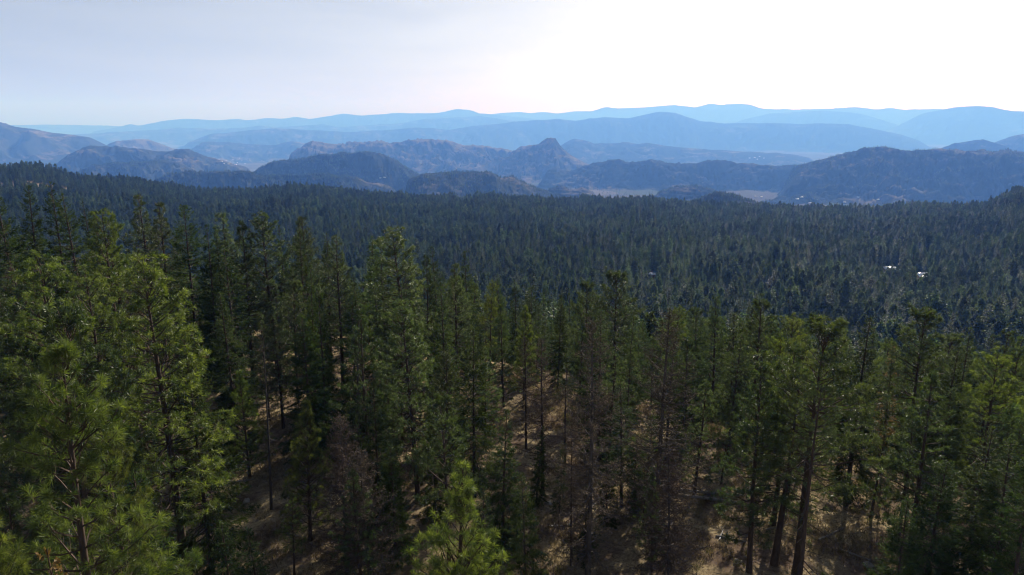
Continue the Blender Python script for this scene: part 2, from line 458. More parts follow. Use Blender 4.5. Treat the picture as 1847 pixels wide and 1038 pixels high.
# hills and ranges: crest line (photograph pixels), range of the crest in metres, width of the front and back slopes
HILLS = [
 # name, range, front, back, material, ruggedness, crest
 ('hill', 2600, 330, 400, 'hill_mixed', 1.0, [(1215, 385), (1240, 371), (1274, 356), (1291, 351), (1322, 357), (1356, 365), (1390, 373), (1420, 382)]),
 ('hill', 2700, 260, 300, 'hill_mixed', 1.0, [(1010, 372), (1028, 360), (1055, 353), (1072, 357), (1090, 368)]),
 ('hill', 4000, 700, 700, 'hill_mixed', 1.0, [(720, 330), (745, 323), (762, 316), (789, 313), (836, 313), (876, 311), (890, 314), (903, 321), (920, 321), (937, 328), (971, 342), (998, 353), (1035, 366), (1060, 374)]),
 ('hill', 4300, 420, 500, 'hill_mixed', 1.3, [(255, 333), (276, 323), (303, 318), (337, 311), (371, 310), (415, 310), (438, 313), (472, 318), (522, 315), (573, 316), (620, 320), (680, 330), (730, 345)]),
 ('hill', 4600, 300, 360, 'hill_mixed', 1.0, [(1180, 354), (1197, 345), (1220, 338), (1254, 336), (1278, 341), (1295, 350)]),
 ('hill', 4700, 180, 200, 'hill_dry', 1.0, [(975, 350), (991, 342), (1011, 337), (1030, 342), (1050, 337), (1075, 348)]),
 ('hill', 5400, 800, 900, 'hill_mixed', 1.0, [(440, 322), (462, 310), (482, 298), (506, 291), (540, 287), (570, 282), (600, 279), (627, 278), (657, 275), (684, 276), (701, 283), (718, 295), (735, 305), (755, 316), (775, 326)]),
 ('hill', 6300, 600, 650, 'hill_mixed', 1.1, [(110, 325), (135, 311), (169, 299), (196, 295), (229, 296), (260, 293), (290, 288), (310, 290), (334, 299), (360, 312)]),
 ('hill', 6200, 1250, 1300, 'hill_mixed', 1.0, [(1400, 312), (1437, 298), (1471, 290), (1509, 282), (1542, 275), (1563, 267), (1610, 267), (1634, 271), (1695, 269), (1729, 273), (1777, 273), (1847, 277), (1950, 282), (2100, 300), (2300, 330)]),
 ('hill', 7000, 650, 900, 'hill_mixed', 1.2, [(965, 325), (981, 311), (991, 305), (1008, 305), (1018, 310), (1038, 306), (1072, 296), (1089, 291), (1116, 289), (1129, 295), (1156, 293), (1173, 290), (1193, 293), (1220, 296), (1254, 295), (1281, 290), (1318, 289), (1332, 295), (1362, 297), (1437, 299), (1490, 312)]),
 ('hill', 8000, 1000, 1100, 'hill_mixed', 0.8, [(75, 312), (98, 298), (118, 284), (142, 271), (162, 262), (189, 266), (216, 264), (243, 268), (277, 273), (303, 274), (330, 269), (357, 276), (371, 283), (405, 291), (435, 301), (460, 312)]),
 ('hill', 9000, 1000, 1000, 'hill_dry', 1.3, [(895, 296), (923, 276), (937, 269), (957, 262), (971, 260), (981, 252), (991, 249), (1001, 252), (1009, 261), (1018, 269), (1031, 281), (1048, 291), (1070, 304)]),
 ('hill', 10000, 1700, 1500, 'hill_dry', 1.3, [(505, 296), (526, 281), (539, 269), (563, 257), (580, 257), (593, 261), (620, 261), (640, 258), (667, 256), (701, 257), (735, 256), (775, 252), (816, 255), (836, 262), (870, 264), (923, 270), (960, 280), (990, 300)]),
 ('hill', 11500, 1100, 1100, 'hill_mixed', 1.0, [(1670, 280), (1702, 266), (1722, 258), (1750, 254), (1773, 251), (1794, 257), (1815, 265), (1850, 280)]),
 ('hill', 12500, 2000, 2000, 'hill_mixed', 0.7, [(-500, 235), (-200, 222), (-60, 218), (0, 222), (34, 230), (67, 235), (101, 241), (135, 244), (162, 248), (189, 261), (215, 275), (240, 290)]),
 ('hill', 13500, 1300, 1300, 'hill_dry', 1.0, [(180, 268), (202, 257), (243, 251), (270, 252), (290, 261), (314, 269), (340, 282)]),
 ('hill', 13800, 1600, 1500, 'hill_mixed', 1.0, [(985, 282), (1009, 264), (1035, 250), (1052, 252), (1072, 259), (1105, 259), (1129, 257), (1153, 260), (1170, 258), (1193, 262), (1220, 266), (1300, 272), (1400, 276), (1480, 288)]),
 ('hill', 14000, 1300, 1300, 'hill_mixed', 1.0, [(1760, 275), (1797, 256), (1828, 245), (1860, 243), (1960, 248), (2100, 270)]),
 ('mountain', 15500, 1200, 1200, 'hill_mixed', 1.0, [(335, 276), (357, 263), (371, 257), (405, 257), (440, 260), (470, 262), (499, 262), (526, 255), (553, 259), (600, 262), (650, 276)]),
 ('mountain', 22000, 3200, 3000, 'hill_wood', 0.7, [(740, 262), (802, 236), (856, 227), (897, 224), (937, 219), (1004, 215), (1038, 218), (1089, 212), (1132, 214), (1166, 207), (1190, 202), (1220, 204), (1240, 212), (1267, 220), (1315, 223), (1390, 222), (1441, 224), (1485, 223), (1525, 224), (1553, 229), (1593, 236), (1627, 244), (1661, 255), (1710, 270)]),
 ('mountain', 21000, 2600, 2600, 'hill_mixed', 0.9, [(310, 270), (351, 252), (381, 242), (405, 240), (438, 237), (492, 231), (539, 234), (607, 237), (634, 239), (690, 235), (740, 231), (775, 231), (850, 238), (920, 256)]),
 ('mountain', 28000, 3000, 3000, 'hill_mixed', 0.8, [(60, 256), (125, 243), (162, 241), (220, 238), (287, 234), (324, 231), (371, 232), (432, 232), (469, 227), (499, 230), (583, 224), (607, 230), (670, 226), (725, 222), (769, 215), (816, 212), (870, 210), (917, 217), (980, 230), (1040, 248)]),
 ('mountain', 31000, 3500, 3500, 'hill_wood', 0.7, [(1540, 262), (1593, 240), (1627, 224), (1661, 206), (1695, 199), (1729, 193), (1763, 191), (1790, 193), (1817, 200), (1847, 202), (1950, 208), (2150, 230), (2300, 250)]),
 ('mountain', 32500, 3500, 3500, 'hill_wood', 0.7, [(1260, 245), (1349, 214), (1390, 205), (1441, 202), (1491, 200), (1546, 204), (1593, 217), (1660, 240)]),
 ('mountain', 35000, 3500, 3500, 'hill_wood', 0.7, [(120, 245), (209, 231), (236, 224), (249, 227), (297, 219), (324, 215), (357, 215), (388, 217), (428, 215), (448, 217), (482, 213), (506, 215), (533, 211), (560, 215), (590, 210), (620, 205), (651, 209), (681, 207), (715, 204), (745, 205), (789, 204), (809, 200), (826, 197), (849, 199), (863, 205), (903, 209), (980, 216), (1060, 235)]),
 ('mountain', 41000, 3800, 3800, 'hill_wood', 0.7, [(780, 225), (870, 207), (937, 202), (957, 205), (981, 202), (1004, 205), (1035, 201), (1065, 202), (1092, 194), (1116, 196), (1139, 195), (1180, 193), (1213, 190), (1254, 194), (1281, 187), (1301, 190), (1335, 187), (1356, 190), (1373, 196), (1424, 198), (1475, 197), (1509, 196), (1546, 193), (1580, 198), (1607, 194), (1627, 198), (1692, 197), (1780, 202), (1900, 200), (2200, 205)]),
 ('mountain', 43000, 3300, 3000, 'hill_wood', 0.6, [(-700, 224), (-300, 222), (-50, 224), (34, 226), (100, 225), (170, 227), (240, 228), (330, 226), (500, 226), (800, 224)]),
]
HILL_SURF = []

def build_hill(idx, name, rng_m, wf, wb, mat, rug, pts):
    px = np.array([p[0] for p in pts], float); py = np.array([p[1] for p in pts], float)
    az, tn = az_tan(px, py)
    span = (az[-1] - az[0]) * rng_m
    nu = int(np.clip((px.clip(-150, 2000).max() - px.clip(-150, 2000).min()) / (1.5 if rng_m < 12000 else 2.4), 70, 420))
    nv = 84 if rng_m < 12000 else 44
    wf = wf * (0.9 if rng_m > 16000 or rng_m == 5400 else 1.4)
    u = np.linspace(0, 1, nu)
    A = az[0] + (az[-1] - az[0]) * u
    # smooth interpolation of the crest (monotone enough): linear, then a light blur, plus fine roughness
    T = np.interp(A, az, tn)
    k = np.array([1, 2, 3, 2, 1], float); k /= k.sum()
    T = np.convolve(np.pad(T, 2, mode='edge'), k, 'valid')
    s_m = u * span
    T = T + rug * (0.0019 if rng_m < 12000 else 0.0009) * fbm(s_m / (rng_m * 0.016), u * 0 + idx * 3.7, 40 + idx, 4, 0.6) * smooth(0, 0.05, u) * smooth(1, 0.95, u)
    D = rng_m * (1 + 0.045 * fbm(s_m / (0.22 * rng_m), u * 0 + idx, 60 + idx, 3))
    cz = CAM_Z + D * T
    cx, cy_ = D * np.sin(A), D * np.cos(A)
    s = np.concatenate([-1 + np.linspace(0, 1, int(nv * 0.68), endpoint=False), np.linspace(0, 1, nv - int(nv * 0.68))])
    U, S = np.meshgrid(np.arange(nu), s, indexing='ij')
    Am, Dm, Zm = A[U], D[U], cz[U]
    sm = s_m[U]
    wfv = wf * (1 + 0.35 * fbm(sm / (0.11 * rng_m), sm * 0, 80 + idx, 3))
    off = np.where(S < 0, S * wfv, S * wb)
    # spurs swing the fall line sideways a little
    lat = 0.25 * wf * fbm(sm / (0.10 * rng_m), off / (0.10 * rng_m), 95 + idx, 3) * np.abs(S)
    Am = Am + lat / rng_m
    Rm = Dm + off
    X, Y = Rm * np.sin(Am), Rm * np.cos(Am)
    base = ground_z(X, Y) - 12.0
    a = np.abs(S)
    prof = 0.5 + 0.5 * np.cos(np.pi * np.where(S < 0, a ** 0.95, a))
    ends = (smooth(0, 0.05, u) * smooth(1, 0.95, u))[U]
    hgt = np.maximum(Zm - base, 0) * ends
    sc = 0.045 * rng_m
    rid = 1 - np.abs(fbm(sm / (sc * 1.25), off / (sc * 1.7), 120 + idx, 5, 0.6)) * 2.4
    det = fbm(sm / (sc * 0.30), off / (sc * 0.30), 150 + idx, 5, 0.68)
    wgt = np.sin(np.pi * np.clip(a, 0, 1)) ** 0.8
    Z = base + hgt * np.clip(prof + rug * wgt * (0.24 * (rid - 0.62) + 0.17 * det), 0, None)
    st = 0.0042 * rng_m
    tt = Z / st + 0.9 * fbm(sm / (sc * 1.5), off / (sc * 1.5), 170 + idx, 3)
    fl = np.floor(tt)
    Zt = Z + (fl + smooth(0.3, 0.75, tt - fl) - tt) * st
    Z = Z + (Zt - Z) * 0.65 * wgt
    # nothing on the slopes may rise over the sight line to the crest
    v = np.stack([X, Y, Z], -1).reshape(-1, 3)
    i = np.arange(nu - 1)[:, None] * nv; j = np.arange(nv - 1)[None, :]
    q = np.stack([i + j, i + nv + j, i + nv + j + 1, i + j + 1], -1).reshape(-1, 4)
    me = mesh_from(name, v, [q], [M[mat]], smooth_faces=np.full(len(q), True))
    link(name, me, kind='structure')
    HILL_SURF.append((rng_m, X, Y, Z, S, U))

for hi_, hrow in enumerate(HILLS):
    build_hill(hi_, *hrow)

# ------------------------------------------------------------------ haze
def build_haze():
    lo, hi2 = -780.0, 1330.0
    s = 48000.0
    x0, x1, y0, y1 = -s, s, -s, s
    v = [(x0, y0, lo), (x1, y0, lo), (x1, y1, lo), (x0, y1, lo), (x0, y0, hi2), (x1, y0, hi2), (x1, y1, hi2), (x0, y1, hi2)]
    f = np.array([(0, 3, 2, 1), (4, 5, 6, 7), (0, 1, 5, 4), (1, 2, 6, 5), (2, 3, 7, 6), (3, 0, 4, 7)])
    m, nt, out = new_mat('haze_air')
    pv = N(nt, 'ShaderNodeVolumePrincipled')
    pv.inputs['Color'].default_value = (0.135, 0.34, 0.97, 1.0)
    pv.inputs['Absorption Color'].default_value = (0.88, 0.80, 0.80, 1.0)
    pv.inputs['Density'].default_value = 8.3e-5
    pv.inputs['Anisotropy'].default_value = 0.12
    nt.links.new(pv.outputs[0], out.inputs['Volume'])
    me = mesh_from('haze', v, [f], [m])
    link('haze', me, kind='stuff', label='pale blue haze filling the air over the valley')

# where sight lines meet the open land, for the far houses
bpy.context.view_layer.update()
_dg = bpy.context.evaluated_depsgraph_get()
def land_hit(px, py):
    from mathutils import Vector
    d = Vector([float(a) for a in ray(px, py)]).normalized()
    ok, loc, nrm, idx, ob, mt = scene.ray_cast(_dg, Vector((0, 0, CAM_Z)), d, distance=90000.0)
    return tuple(loc) if ok else None
FAR_HOUSES = [(395, 288, 22), (404, 296, 18), (408, 291, 26), (415, 293, 20), (420, 289, 24), (428, 294, 22), (436, 291, 20), (442, 296, 18),
              (412, 297, 20), (425, 298, 22), (400, 292, 18), (432, 286, 22),
              (686, 322, 13), (693, 321, 16), (1352, 286, 26), (1361, 285, 30), (1370, 283, 24), (1378, 286, 22), (1366, 288, 22),
              (1362, 355, 14), (1373, 356, 16), (1438, 360, 18), (1446, 357, 16), (1461, 367, 15), (1548, 357, 16), (1584, 361, 14), (1595, 371, 15), (1523, 366, 14)]
FAR_POS = [land_hit(h[0], h[1]) for h in FAR_HOUSES]

# ------------------------------------------------------------------ tree shapes
def rot_about(v, axis, ang):
    axis = axis / (np.linalg.norm(axis) + 1e-9)
    return v * math.cos(ang) + np.cross(axis, v) * math.sin(ang) + axis * np.dot(axis, v) * (1 - math.cos(ang))

def trunk_path(rng, H, lean=0.0, wob=0.006, n=12):
    t = np.linspace(0, 1, n)
    ph = rng.uniform(0, 6.28, 2)
    x = wob * H * np.sin(t * 5 + ph[0]) * t + lean * t ** 1.4
    y = wob * H * np.sin(t * 4 + ph[1]) * t
    return t, np.stack([x, y, t * H], 1)

def tpos(path, H, h):
    return np.array([np.interp(h, path[:, 2], path[:, k]) for k in range(3)])

def make_trunk(g, rng, H, r0, path, t, sides=8, top=0.02):
    rad = r0 * (1 - t) ** 0.85 + top
    rad[0] *= 1.25
    p = path.copy(); p[0, 2] -= 0.5
    g.tube(p, rad, sides, 0.5)

def pine_parts(seed, H=22.0, cb=0.35, maxr=3.8, per_m=6.0, tuft=0.30, nbl=15, bw=0.030, pw=0.6, young=False, sparse=0.0, lean=0.0, subs=1.0):
    rng = np.random.default_rng(seed)
    tr, br, cr = Geo(), Geo(), Geo()
    t, path = trunk_path(rng, H, lean)
    r0 = 0.011 * H + 0.03
    make_trunk(tr, rng, H, r0, path, t)
    ch = H * (1 - cb)
    nb = int(ch * per_m)
    hs = cb * H + ch * np.sort(rng.uniform(0, 1, nb) ** 0.9) * 0.985
    az = rng.uniform(0, 6.28)
    clump = rng.uniform(0, 6.28, 3)
    for h in hs:
        az += 2.399 + rng.normal(0, 0.5)
        q = (h - cb * H) / ch
        base = (1 - q) ** pw * (0.62 + 0.38 * min(1, q / 0.22)) if not young else (1 - q) ** 0.85
        lob = 1 + 0.18 * math.sin(az * 2 + clump[0] + q * 5) + 0.15 * math.sin(q * 19 + clump[1])
        L = maxr * base * lob * rng.uniform(0.55, 1.12) + 0.25
        if rng.random() < sparse * (1.2 - q):
            # dead stub without needles
            d = np.array([math.cos(az), math.sin(az), rng.uniform(-0.3, 0.15)])
            p0 = tpos(path, H, h)
            n = np.linspace(0, 1, 4)
            pp = p0 + np.outer(n * L * 0.8, d) + np.outer(n ** 2 * L * 0.15, [0, 0, rng.uniform(-1, .3)])
            br.tube(pp, 0.03 * (1 - n) + 0.008, 3, 0.3)
            continue
        el = R(-14 + 62 * q ** 1.2 + rng.normal(0, 9)) if not young else R(12 + 50 * q + rng.normal(0, 8))
        d = np.array([math.cos(az) * math.cos(el), math.sin(az) * math.cos(el), math.sin(el)])
        p0 = tpos(path, H, h)
        n = np.linspace(0, 1, 6)
        up = 0.22 * L * (1 if not young else 0.6)
        pp = p0 + np.outer(n * L, d) + np.outer(n ** 2.2 * up, [0, 0, 1.0]) + rng.normal(0, 0.03 * L, (6, 3)) * n[:, None]
        br.tube(pp, (0.012 + 0.011 * L) * (1 - n) ** 0.8 + 0.008, 3, 0.5)
        ends, dirs = [pp[-1]], [pp[-1] - pp[-2]]
        ns = max(2, int((L * 2.7 + 1) * subs))
        for k in range(ns):
            f = rng.uniform(0.30, 0.98)
            b0 = np.array([np.interp(f, n, pp[:, c]) for c in range(3)])
            bd = d / np.linalg.norm(d)
            sd = np.cross(bd, [0, 0, 1.0]); sd /= np.linalg.norm(sd) + 1e-9
            sgn = 1 if rng.random() < 0.5 else -1
            dd = bd * rng.uniform(0.4, 0.9) + sd * sgn * rng.uniform(0.3, 1.0) + np.array([0, 0, rng.uniform(-0.05, 0.55)])
            dd /= np.linalg.norm(dd)
            sl = L * (1.05 - f) * rng.uniform(0.35, 0.75) + 0.18
            b1 = b0 + dd * sl + np.array([0, 0, 0.12 * sl])
            br.tube(np.stack([b0, b1]), [0.012, 0.006], 3, 0.5)
            ends.append(b1); dirs.append(dd)
            if sl > 0.7:
                ends.append(b0 + (b1 - b0) * rng.uniform(0.5, 0.7)); dirs.append(dd)
        ends = np.array(ends); dirs = np.array(dirs)
        dirs /= np.linalg.norm(dirs, axis=1)[:, None] + 1e-9
        m = len(ends)
        o = np.repeat(ends, nbl, 0)
        dv = rng.normal(size=(m * nbl, 3)); dv /= np.linalg.norm(dv, axis=1)[:, None]
        dd = np.repeat(dirs, nbl, 0) * 0.55 + dv + np.array([0, 0, 0.15])
        o = o - np.repeat(dirs, nbl, 0) * rng.uniform(0, 0.14, (m * nbl, 1))
        tv = np.repeat(np.clip(rng.normal(0.45, 0.32, m), 0, 1), nbl)
        cr.blades(o, dd, tuft * rng.uniform(0.6, 1.15, m * nbl), bw * rng.uniform(0.7, 1.3, m * nbl), rng, np.clip(tv + rng.normal(0, 0.12, m * nbl), 0, 1), bend=-0.06)
    return tr, br, cr

def fir_parts(seed, H=20.0, cb=0.08, maxr=3.0, per_m=14.0, spray=0.34, bw=0.085, pw=0.85, droop=0.35, sparse=0.0, dens=1.0, lean=0.0, nk=3):
    rng = np.random.default_rng(seed)
    tr, br, cr = Geo(), Geo(), Geo()
    t, path = trunk_path(rng, H, lean, 0.004)
    make_trunk(tr, rng, H, 0.009 * H + 0.03, path, t)
    ch = H * (1 - cb)
    nb = int(ch * per_m)
    hs = cb * H + ch * np.sort(rng.uniform(0, 1, nb)) * 0.99
    az = rng.uniform(0, 6.28)
    ph = rng.uniform(0, 6.28, 3)
    for h in hs:
        az += 2.399 + rng.normal(0, 0.5)
        q = (h - cb * H) / ch
        lob = 1 + 0.13 * math.sin(az * 3 + ph[0] + q * 7) + 0.16 * math.sin(q * 31 + ph[1])
        L = maxr * (1 - q) ** pw * min(1, 0.6 + q / 0.12 * 0.4) * lob * rng.uniform(0.6, 1.1) + 0.18
        el = R(-16 + 52 * q ** 1.6 + rng.normal(0, 7))
        d = np.array([math.cos(az) * math.cos(el), math.sin(az) * math.cos(el), math.sin(el)])
        p0 = tpos(path, H, h)
        n = np.linspace(0, 1, 5)
        dz = -droop * L * (1 - q) * n ** 1.6 + 0.22 * L * n ** 4
        pp = p0 + np.outer(n * L, d) + np.outer(dz, [0, 0, 1.0])
        br.tube(pp, (0.008 + 0.008 * L) * (1 - n) + 0.006, 3, 0.4)
        if rng.random() < sparse:
            continue
        ns = max(4, int(L * 11 * dens))
        f = np.concatenate([rng.uniform(0.22, 1.0, ns), [1.0]])
        b0 = np.stack([np.interp(f, n, pp[:, c]) for c in range(3)], 1)
        sd = np.cross(d, [0, 0, 1.0]); sd /= np.linalg.norm(sd) + 1e-9
        sgn = np.where(np.arange(len(f)) % 2 == 0, 1.0, -1.0)
        bl = (L * 0.34 * (1.12 - f) + 0.16) * rng.uniform(0.6, 1.2, len(f))
        dd = d[None, :] * rng.uniform(0.5, 1.0, (len(f), 1)) + sd[None, :] * (sgn * rng.uniform(0.3, 0.95, len(f)))[:, None]
        dd[:, 2] += rng.uniform(-0.35, 0.18, len(f))
        dd /= np.linalg.norm(dd, axis=1)[:, None]
        tone = np.clip(rng.normal(0.42, 0.28), 0, 1)
        # each branchlet: several short overlapping sprays along its length
        for k in range(nk):
            fr = rng.uniform(0.0, 0.8, len(f)) if k else np.full(len(f), 0.35)
            o = b0 + dd * (bl * fr)[:, None]
            jd = dd + rng.normal(0, 0.38, dd.shape) + np.array([0, 0, -0.1])
            cr.blades(o, jd, np.clip(bl * 0.75, 0.16, spray * 1.25), bw * rng.uniform(0.7, 1.3, len(f)), rng,
                      np.clip(tone + rng.normal(0, 0.2, len(f)), 0, 1),
                      side=np.array([0, 0, 1.0]) + rng.normal(0, 0.7, dd.shape), bend=-0.08)
    # leader
    top = path[-1]
    m = 14
    dv = rng.normal(size=(m, 3)) * 0.35 + np.array([0, 0, 1.0])
    cr.blades(top + np.array([0, 0, -0.25]) + rng.normal(0, 0.02, (m, 3)), dv, 0.35, 0.05, rng, 0.6)
    return tr, br, cr

def bare_parts(seed, H=18.0, cb=0.12, maxr=2.6, per_m=8.0, twig=0.45, ntw=16, up=0.15, pw=0.7, live=0.0, tw_w=0.016):
    """leafless tree: trunk, limbs, a haze of fine twigs"""
    rng = np.random.default_rng(seed)
    tr, br, cr = Geo(), Geo(), Geo()
    t, path = trunk_path(rng, H, 0.0, 0.005)
    make_trunk(tr, rng, H, 0.009 * H + 0.03, path, t)
    ch = H * (1 - cb)
    nb = int(ch * per_m)
    hs = cb * H + ch * np.sort(rng.uniform(0, 1, nb)) * 0.985
    az = rng.uniform(0, 6.28)
    for h in hs:
        az += 2.399 + rng.normal(0, 0.5)
        q = (h - cb * H) / ch
        L = maxr * (1 - q) ** pw * rng.uniform(0.35, 1.1) * min(1, 0.55 + q / 0.15 * 0.45) + 0.2
        el = R(-14 + 45 * q + rng.normal(0, 10))
        d = np.array([math.cos(az) * math.cos(el), math.sin(az) * math.cos(el), math.sin(el)])
        n = np.linspace(0, 1, 6)
        pp = tpos(path, H, h) + np.outer(n * L, d) + np.outer((-0.2 * n + (0.2 + up) * n ** 2.5) * L, [0, 0, 1.0]) + rng.normal(0, 0.03 * L, (6, 3)) * n[:, None]
        br.tube(pp, (0.010 + 0.009 * L) * (1 - n) ** 0.8 + 0.006, 3, 0.4)
        m = max(4, int(ntw * L * 0.6))
        f = rng.uniform(0.15, 1.0, m)
        b0 = np.stack([np.interp(f, n, pp[:, c]) for c in range(3)], 1)
        dv = rng.normal(size=(m, 3)) * np.array([1, 1, 0.6]) + d * 0.8
        ln = twig * rng.uniform(0.4, 1.3, m) * (0.5 + 0.4 * L / maxr)
        tone = np.clip(rng.normal(0.5, 0.22, m), 0, 1)
        cr.blades(b0, dv, ln, tw_w, rng, tone)
        dn = dv / np.linalg.norm(dv, axis=1)[:, None]
        for k in range(3):
            o = b0 + dn * (ln * rng.uniform(0.3, 0.9, m))[:, None]
            cr.blades(o, dn + rng.normal(0, 0.7, (m, 3)), ln * 0.55, tw_w * 0.8, rng, tone)
    return tr, br, cr

# nearby kinds: trunk, branches and crown as meshes shared between copies
PROTO, LIMBS = {}, {}
def proto(key, parts, crown_mat, bark='bark', H=20.0):
    tr, br, cr = parts
    if key == 'snag':       # few limbs, each one to be told apart
        LIMBS[key] = []
        for v_, q_ in zip(br.v, br.q):
            g1 = Geo(); g1.quads(v_, q_ - q_.min(), 0.4)
            LIMBS[key].append(g1.mesh('snag_limb', [M[bark]]))
    PROTO[key] = (H, tr.mesh(key + '_trunk', [M[bark]], smooth_all=True), br.mesh(key + '_branches', [M[bark]]), cr.mesh(key + '_crown', [M[crown_mat]]))

proto('pine_a', pine_parts(1, 24, 0.22, 5.4, 6.2, 0.35, 26, 0.040, subs=1.0), 'pine_dull', H=24)
proto('pine_b', pine_parts(2, 22, 0.28, 5.0, 5.0, 0.35, 26, 0.040, sparse=0.12, subs=1.0), 'pine', H=22)
proto('pine_c', pine_parts(3, 24, 0.15, 4.7, 6.2, 0.33, 24, 0.040, pw=0.75, subs=1.0), 'pine_dull', H=24)
proto('pine_d', pine_parts(4, 20, 0.34, 5.2, 6.0, 0.35, 26, 0.040, pw=0.5, subs=1.0), 'pine_dull', H=20)
proto('pine_e', pine_parts(5, 18, 0.12, 4.2, 6.0, 0.33, 24, 0.040, pw=0.8, subs=1.0), 'pine_dull', H=18)
proto('pine_near', pine_parts(6, 26, 0.15, 5.0, 6.5, 0.36, 46, 0.021, pw=0.7, subs=0.9), 'pine', H=26)
proto('pine_young', pine_parts(7, 14, 0.10, 3.2, 10.0, 0.32, 36, 0.020, young=True, subs=0.85), 'pine', H=14)
proto('pine_cone', pine_parts(17, 22, 0.22, 5.2, 9.0, 0.32, 38, 0.021, young=True, subs=0.9), 'pine', H=22)
proto('pine_slim', pine_parts(8, 12, 0.30, 2.4, 7.0, 0.32, 15, 0.034, sparse=0.2), 'pine', H=12)
proto('pine_sparse', pine_parts(9, 22, 0.25, 4.2, 5.0, 0.32, 14, 0.034, sparse=0.7), 'pine_dull', H=22)
proto('fir_a', fir_parts(21, 22, 0.08, 4.2, 13.0, 0.34, 0.058, dens=1.0, nk=5), 'fir', H=22)
proto('fir_b', fir_parts(22, 20, 0.05, 3.6, 13.0, 0.34, 0.058, nk=5), 'fir', H=20)
proto('fir_c', fir_parts(23, 18, 0.08, 4.3, 13.0, 0.34, 0.055, pw=0.75, nk=5), 'fir', H=18)
proto('fir_d', fir_parts(24, 20, 0.15, 3.6, 12.0, 0.34, 0.058, sparse=0.22, nk=5), 'fir', H=20)
proto('fir_young', fir_parts(25, 9, 0.03, 2.5, 16.0, 0.28, 0.048, nk=5), 'fir', H=9)
proto('dry_a', fir_parts(26, 23, 0.15, 3.4, 10.0, sparse=0.35, dens=0.7), 'dry', H=23)
proto('bare_a', bare_parts(31, 20, 0.08, 4.4, 11.0, ntw=28, tw_w=0.036), 'twig', 'grey_bark', H=20)
proto('bare_b', bare_parts(32, 17, 0.14, 3.6, 10.0, ntw=26, tw_w=0.036), 'twig', 'bark', H=17)
proto('bare_c', bare_parts(33, 14, 0.04, 4.0, 15.0, ntw=32, tw_w=0.036), 'twig', 'grey_bark', H=14)
proto('snag', bare_parts(34, 17, 0.25, 2.6, 3.0, ntw=5, up=0.5, tw_w=0.025), 'twig', 'grey_bark', H=17)

SPECIES = {'pine': ('pine_tree', 'pine tree'), 'fir': ('fir_tree', 'fir tree'), 'dry': ('fir_tree', 'fir tree'), 'bare': ('bare_tree', 'bare tree'), 'snag': ('dead_tree', 'dead tree')}
COUNT = {}
PLACED = []
trng = random.Random(5)

def add_tree(key, x, y, height, label, group=None, fat=1.0, spin=None, lean=(0.0, 0.0)):
    H, mt, mb, mc = PROTO[key]
    nm, cat = SPECIES[key.split('_')[0]]
    z = float(ground_z(x, y))
    e = link(nm, None, label=label, category=cat, group=group)
    e.empty_display_size = 0.5
    e.location = (x, y, z)
    k = height / H
    kx = k * fat * (0.55 + 0.45 / max(k, 0.3)) if k > 1 else k * fat
    e.scale = (kx, kx, k)
    lean = (lean[0] + trng.gauss(0, 0.022), lean[1] + trng.gauss(0, 0.022))
    e.rotation_euler = (lean[0], lean[1], trng.uniform(0, 6.28) if spin is None else spin)
    link('trunk', mt, e)
    if key in LIMBS:
        for ml in LIMBS[key]:
            link('branch', ml, e)
        link('crown', mc, e)
    else:
        link('branches', mb, e); link('crown', mc, e)
    COUNT[nm] = COUNT.get(nm, 0) + 1
    PLACED.append((x, y, height))
    return e

def at_top(px, py, dist):
    """world x, y and the height over the ground of a tree whose tip shows at a pixel, dist metres ahead"""
    rx, ry, rz = ray(px, py)
    k = dist / ry
    x, y, z = rx * k, dist, CAM_Z + rz * k
    return float(x), float(y), float(z - ground_z(x, y))

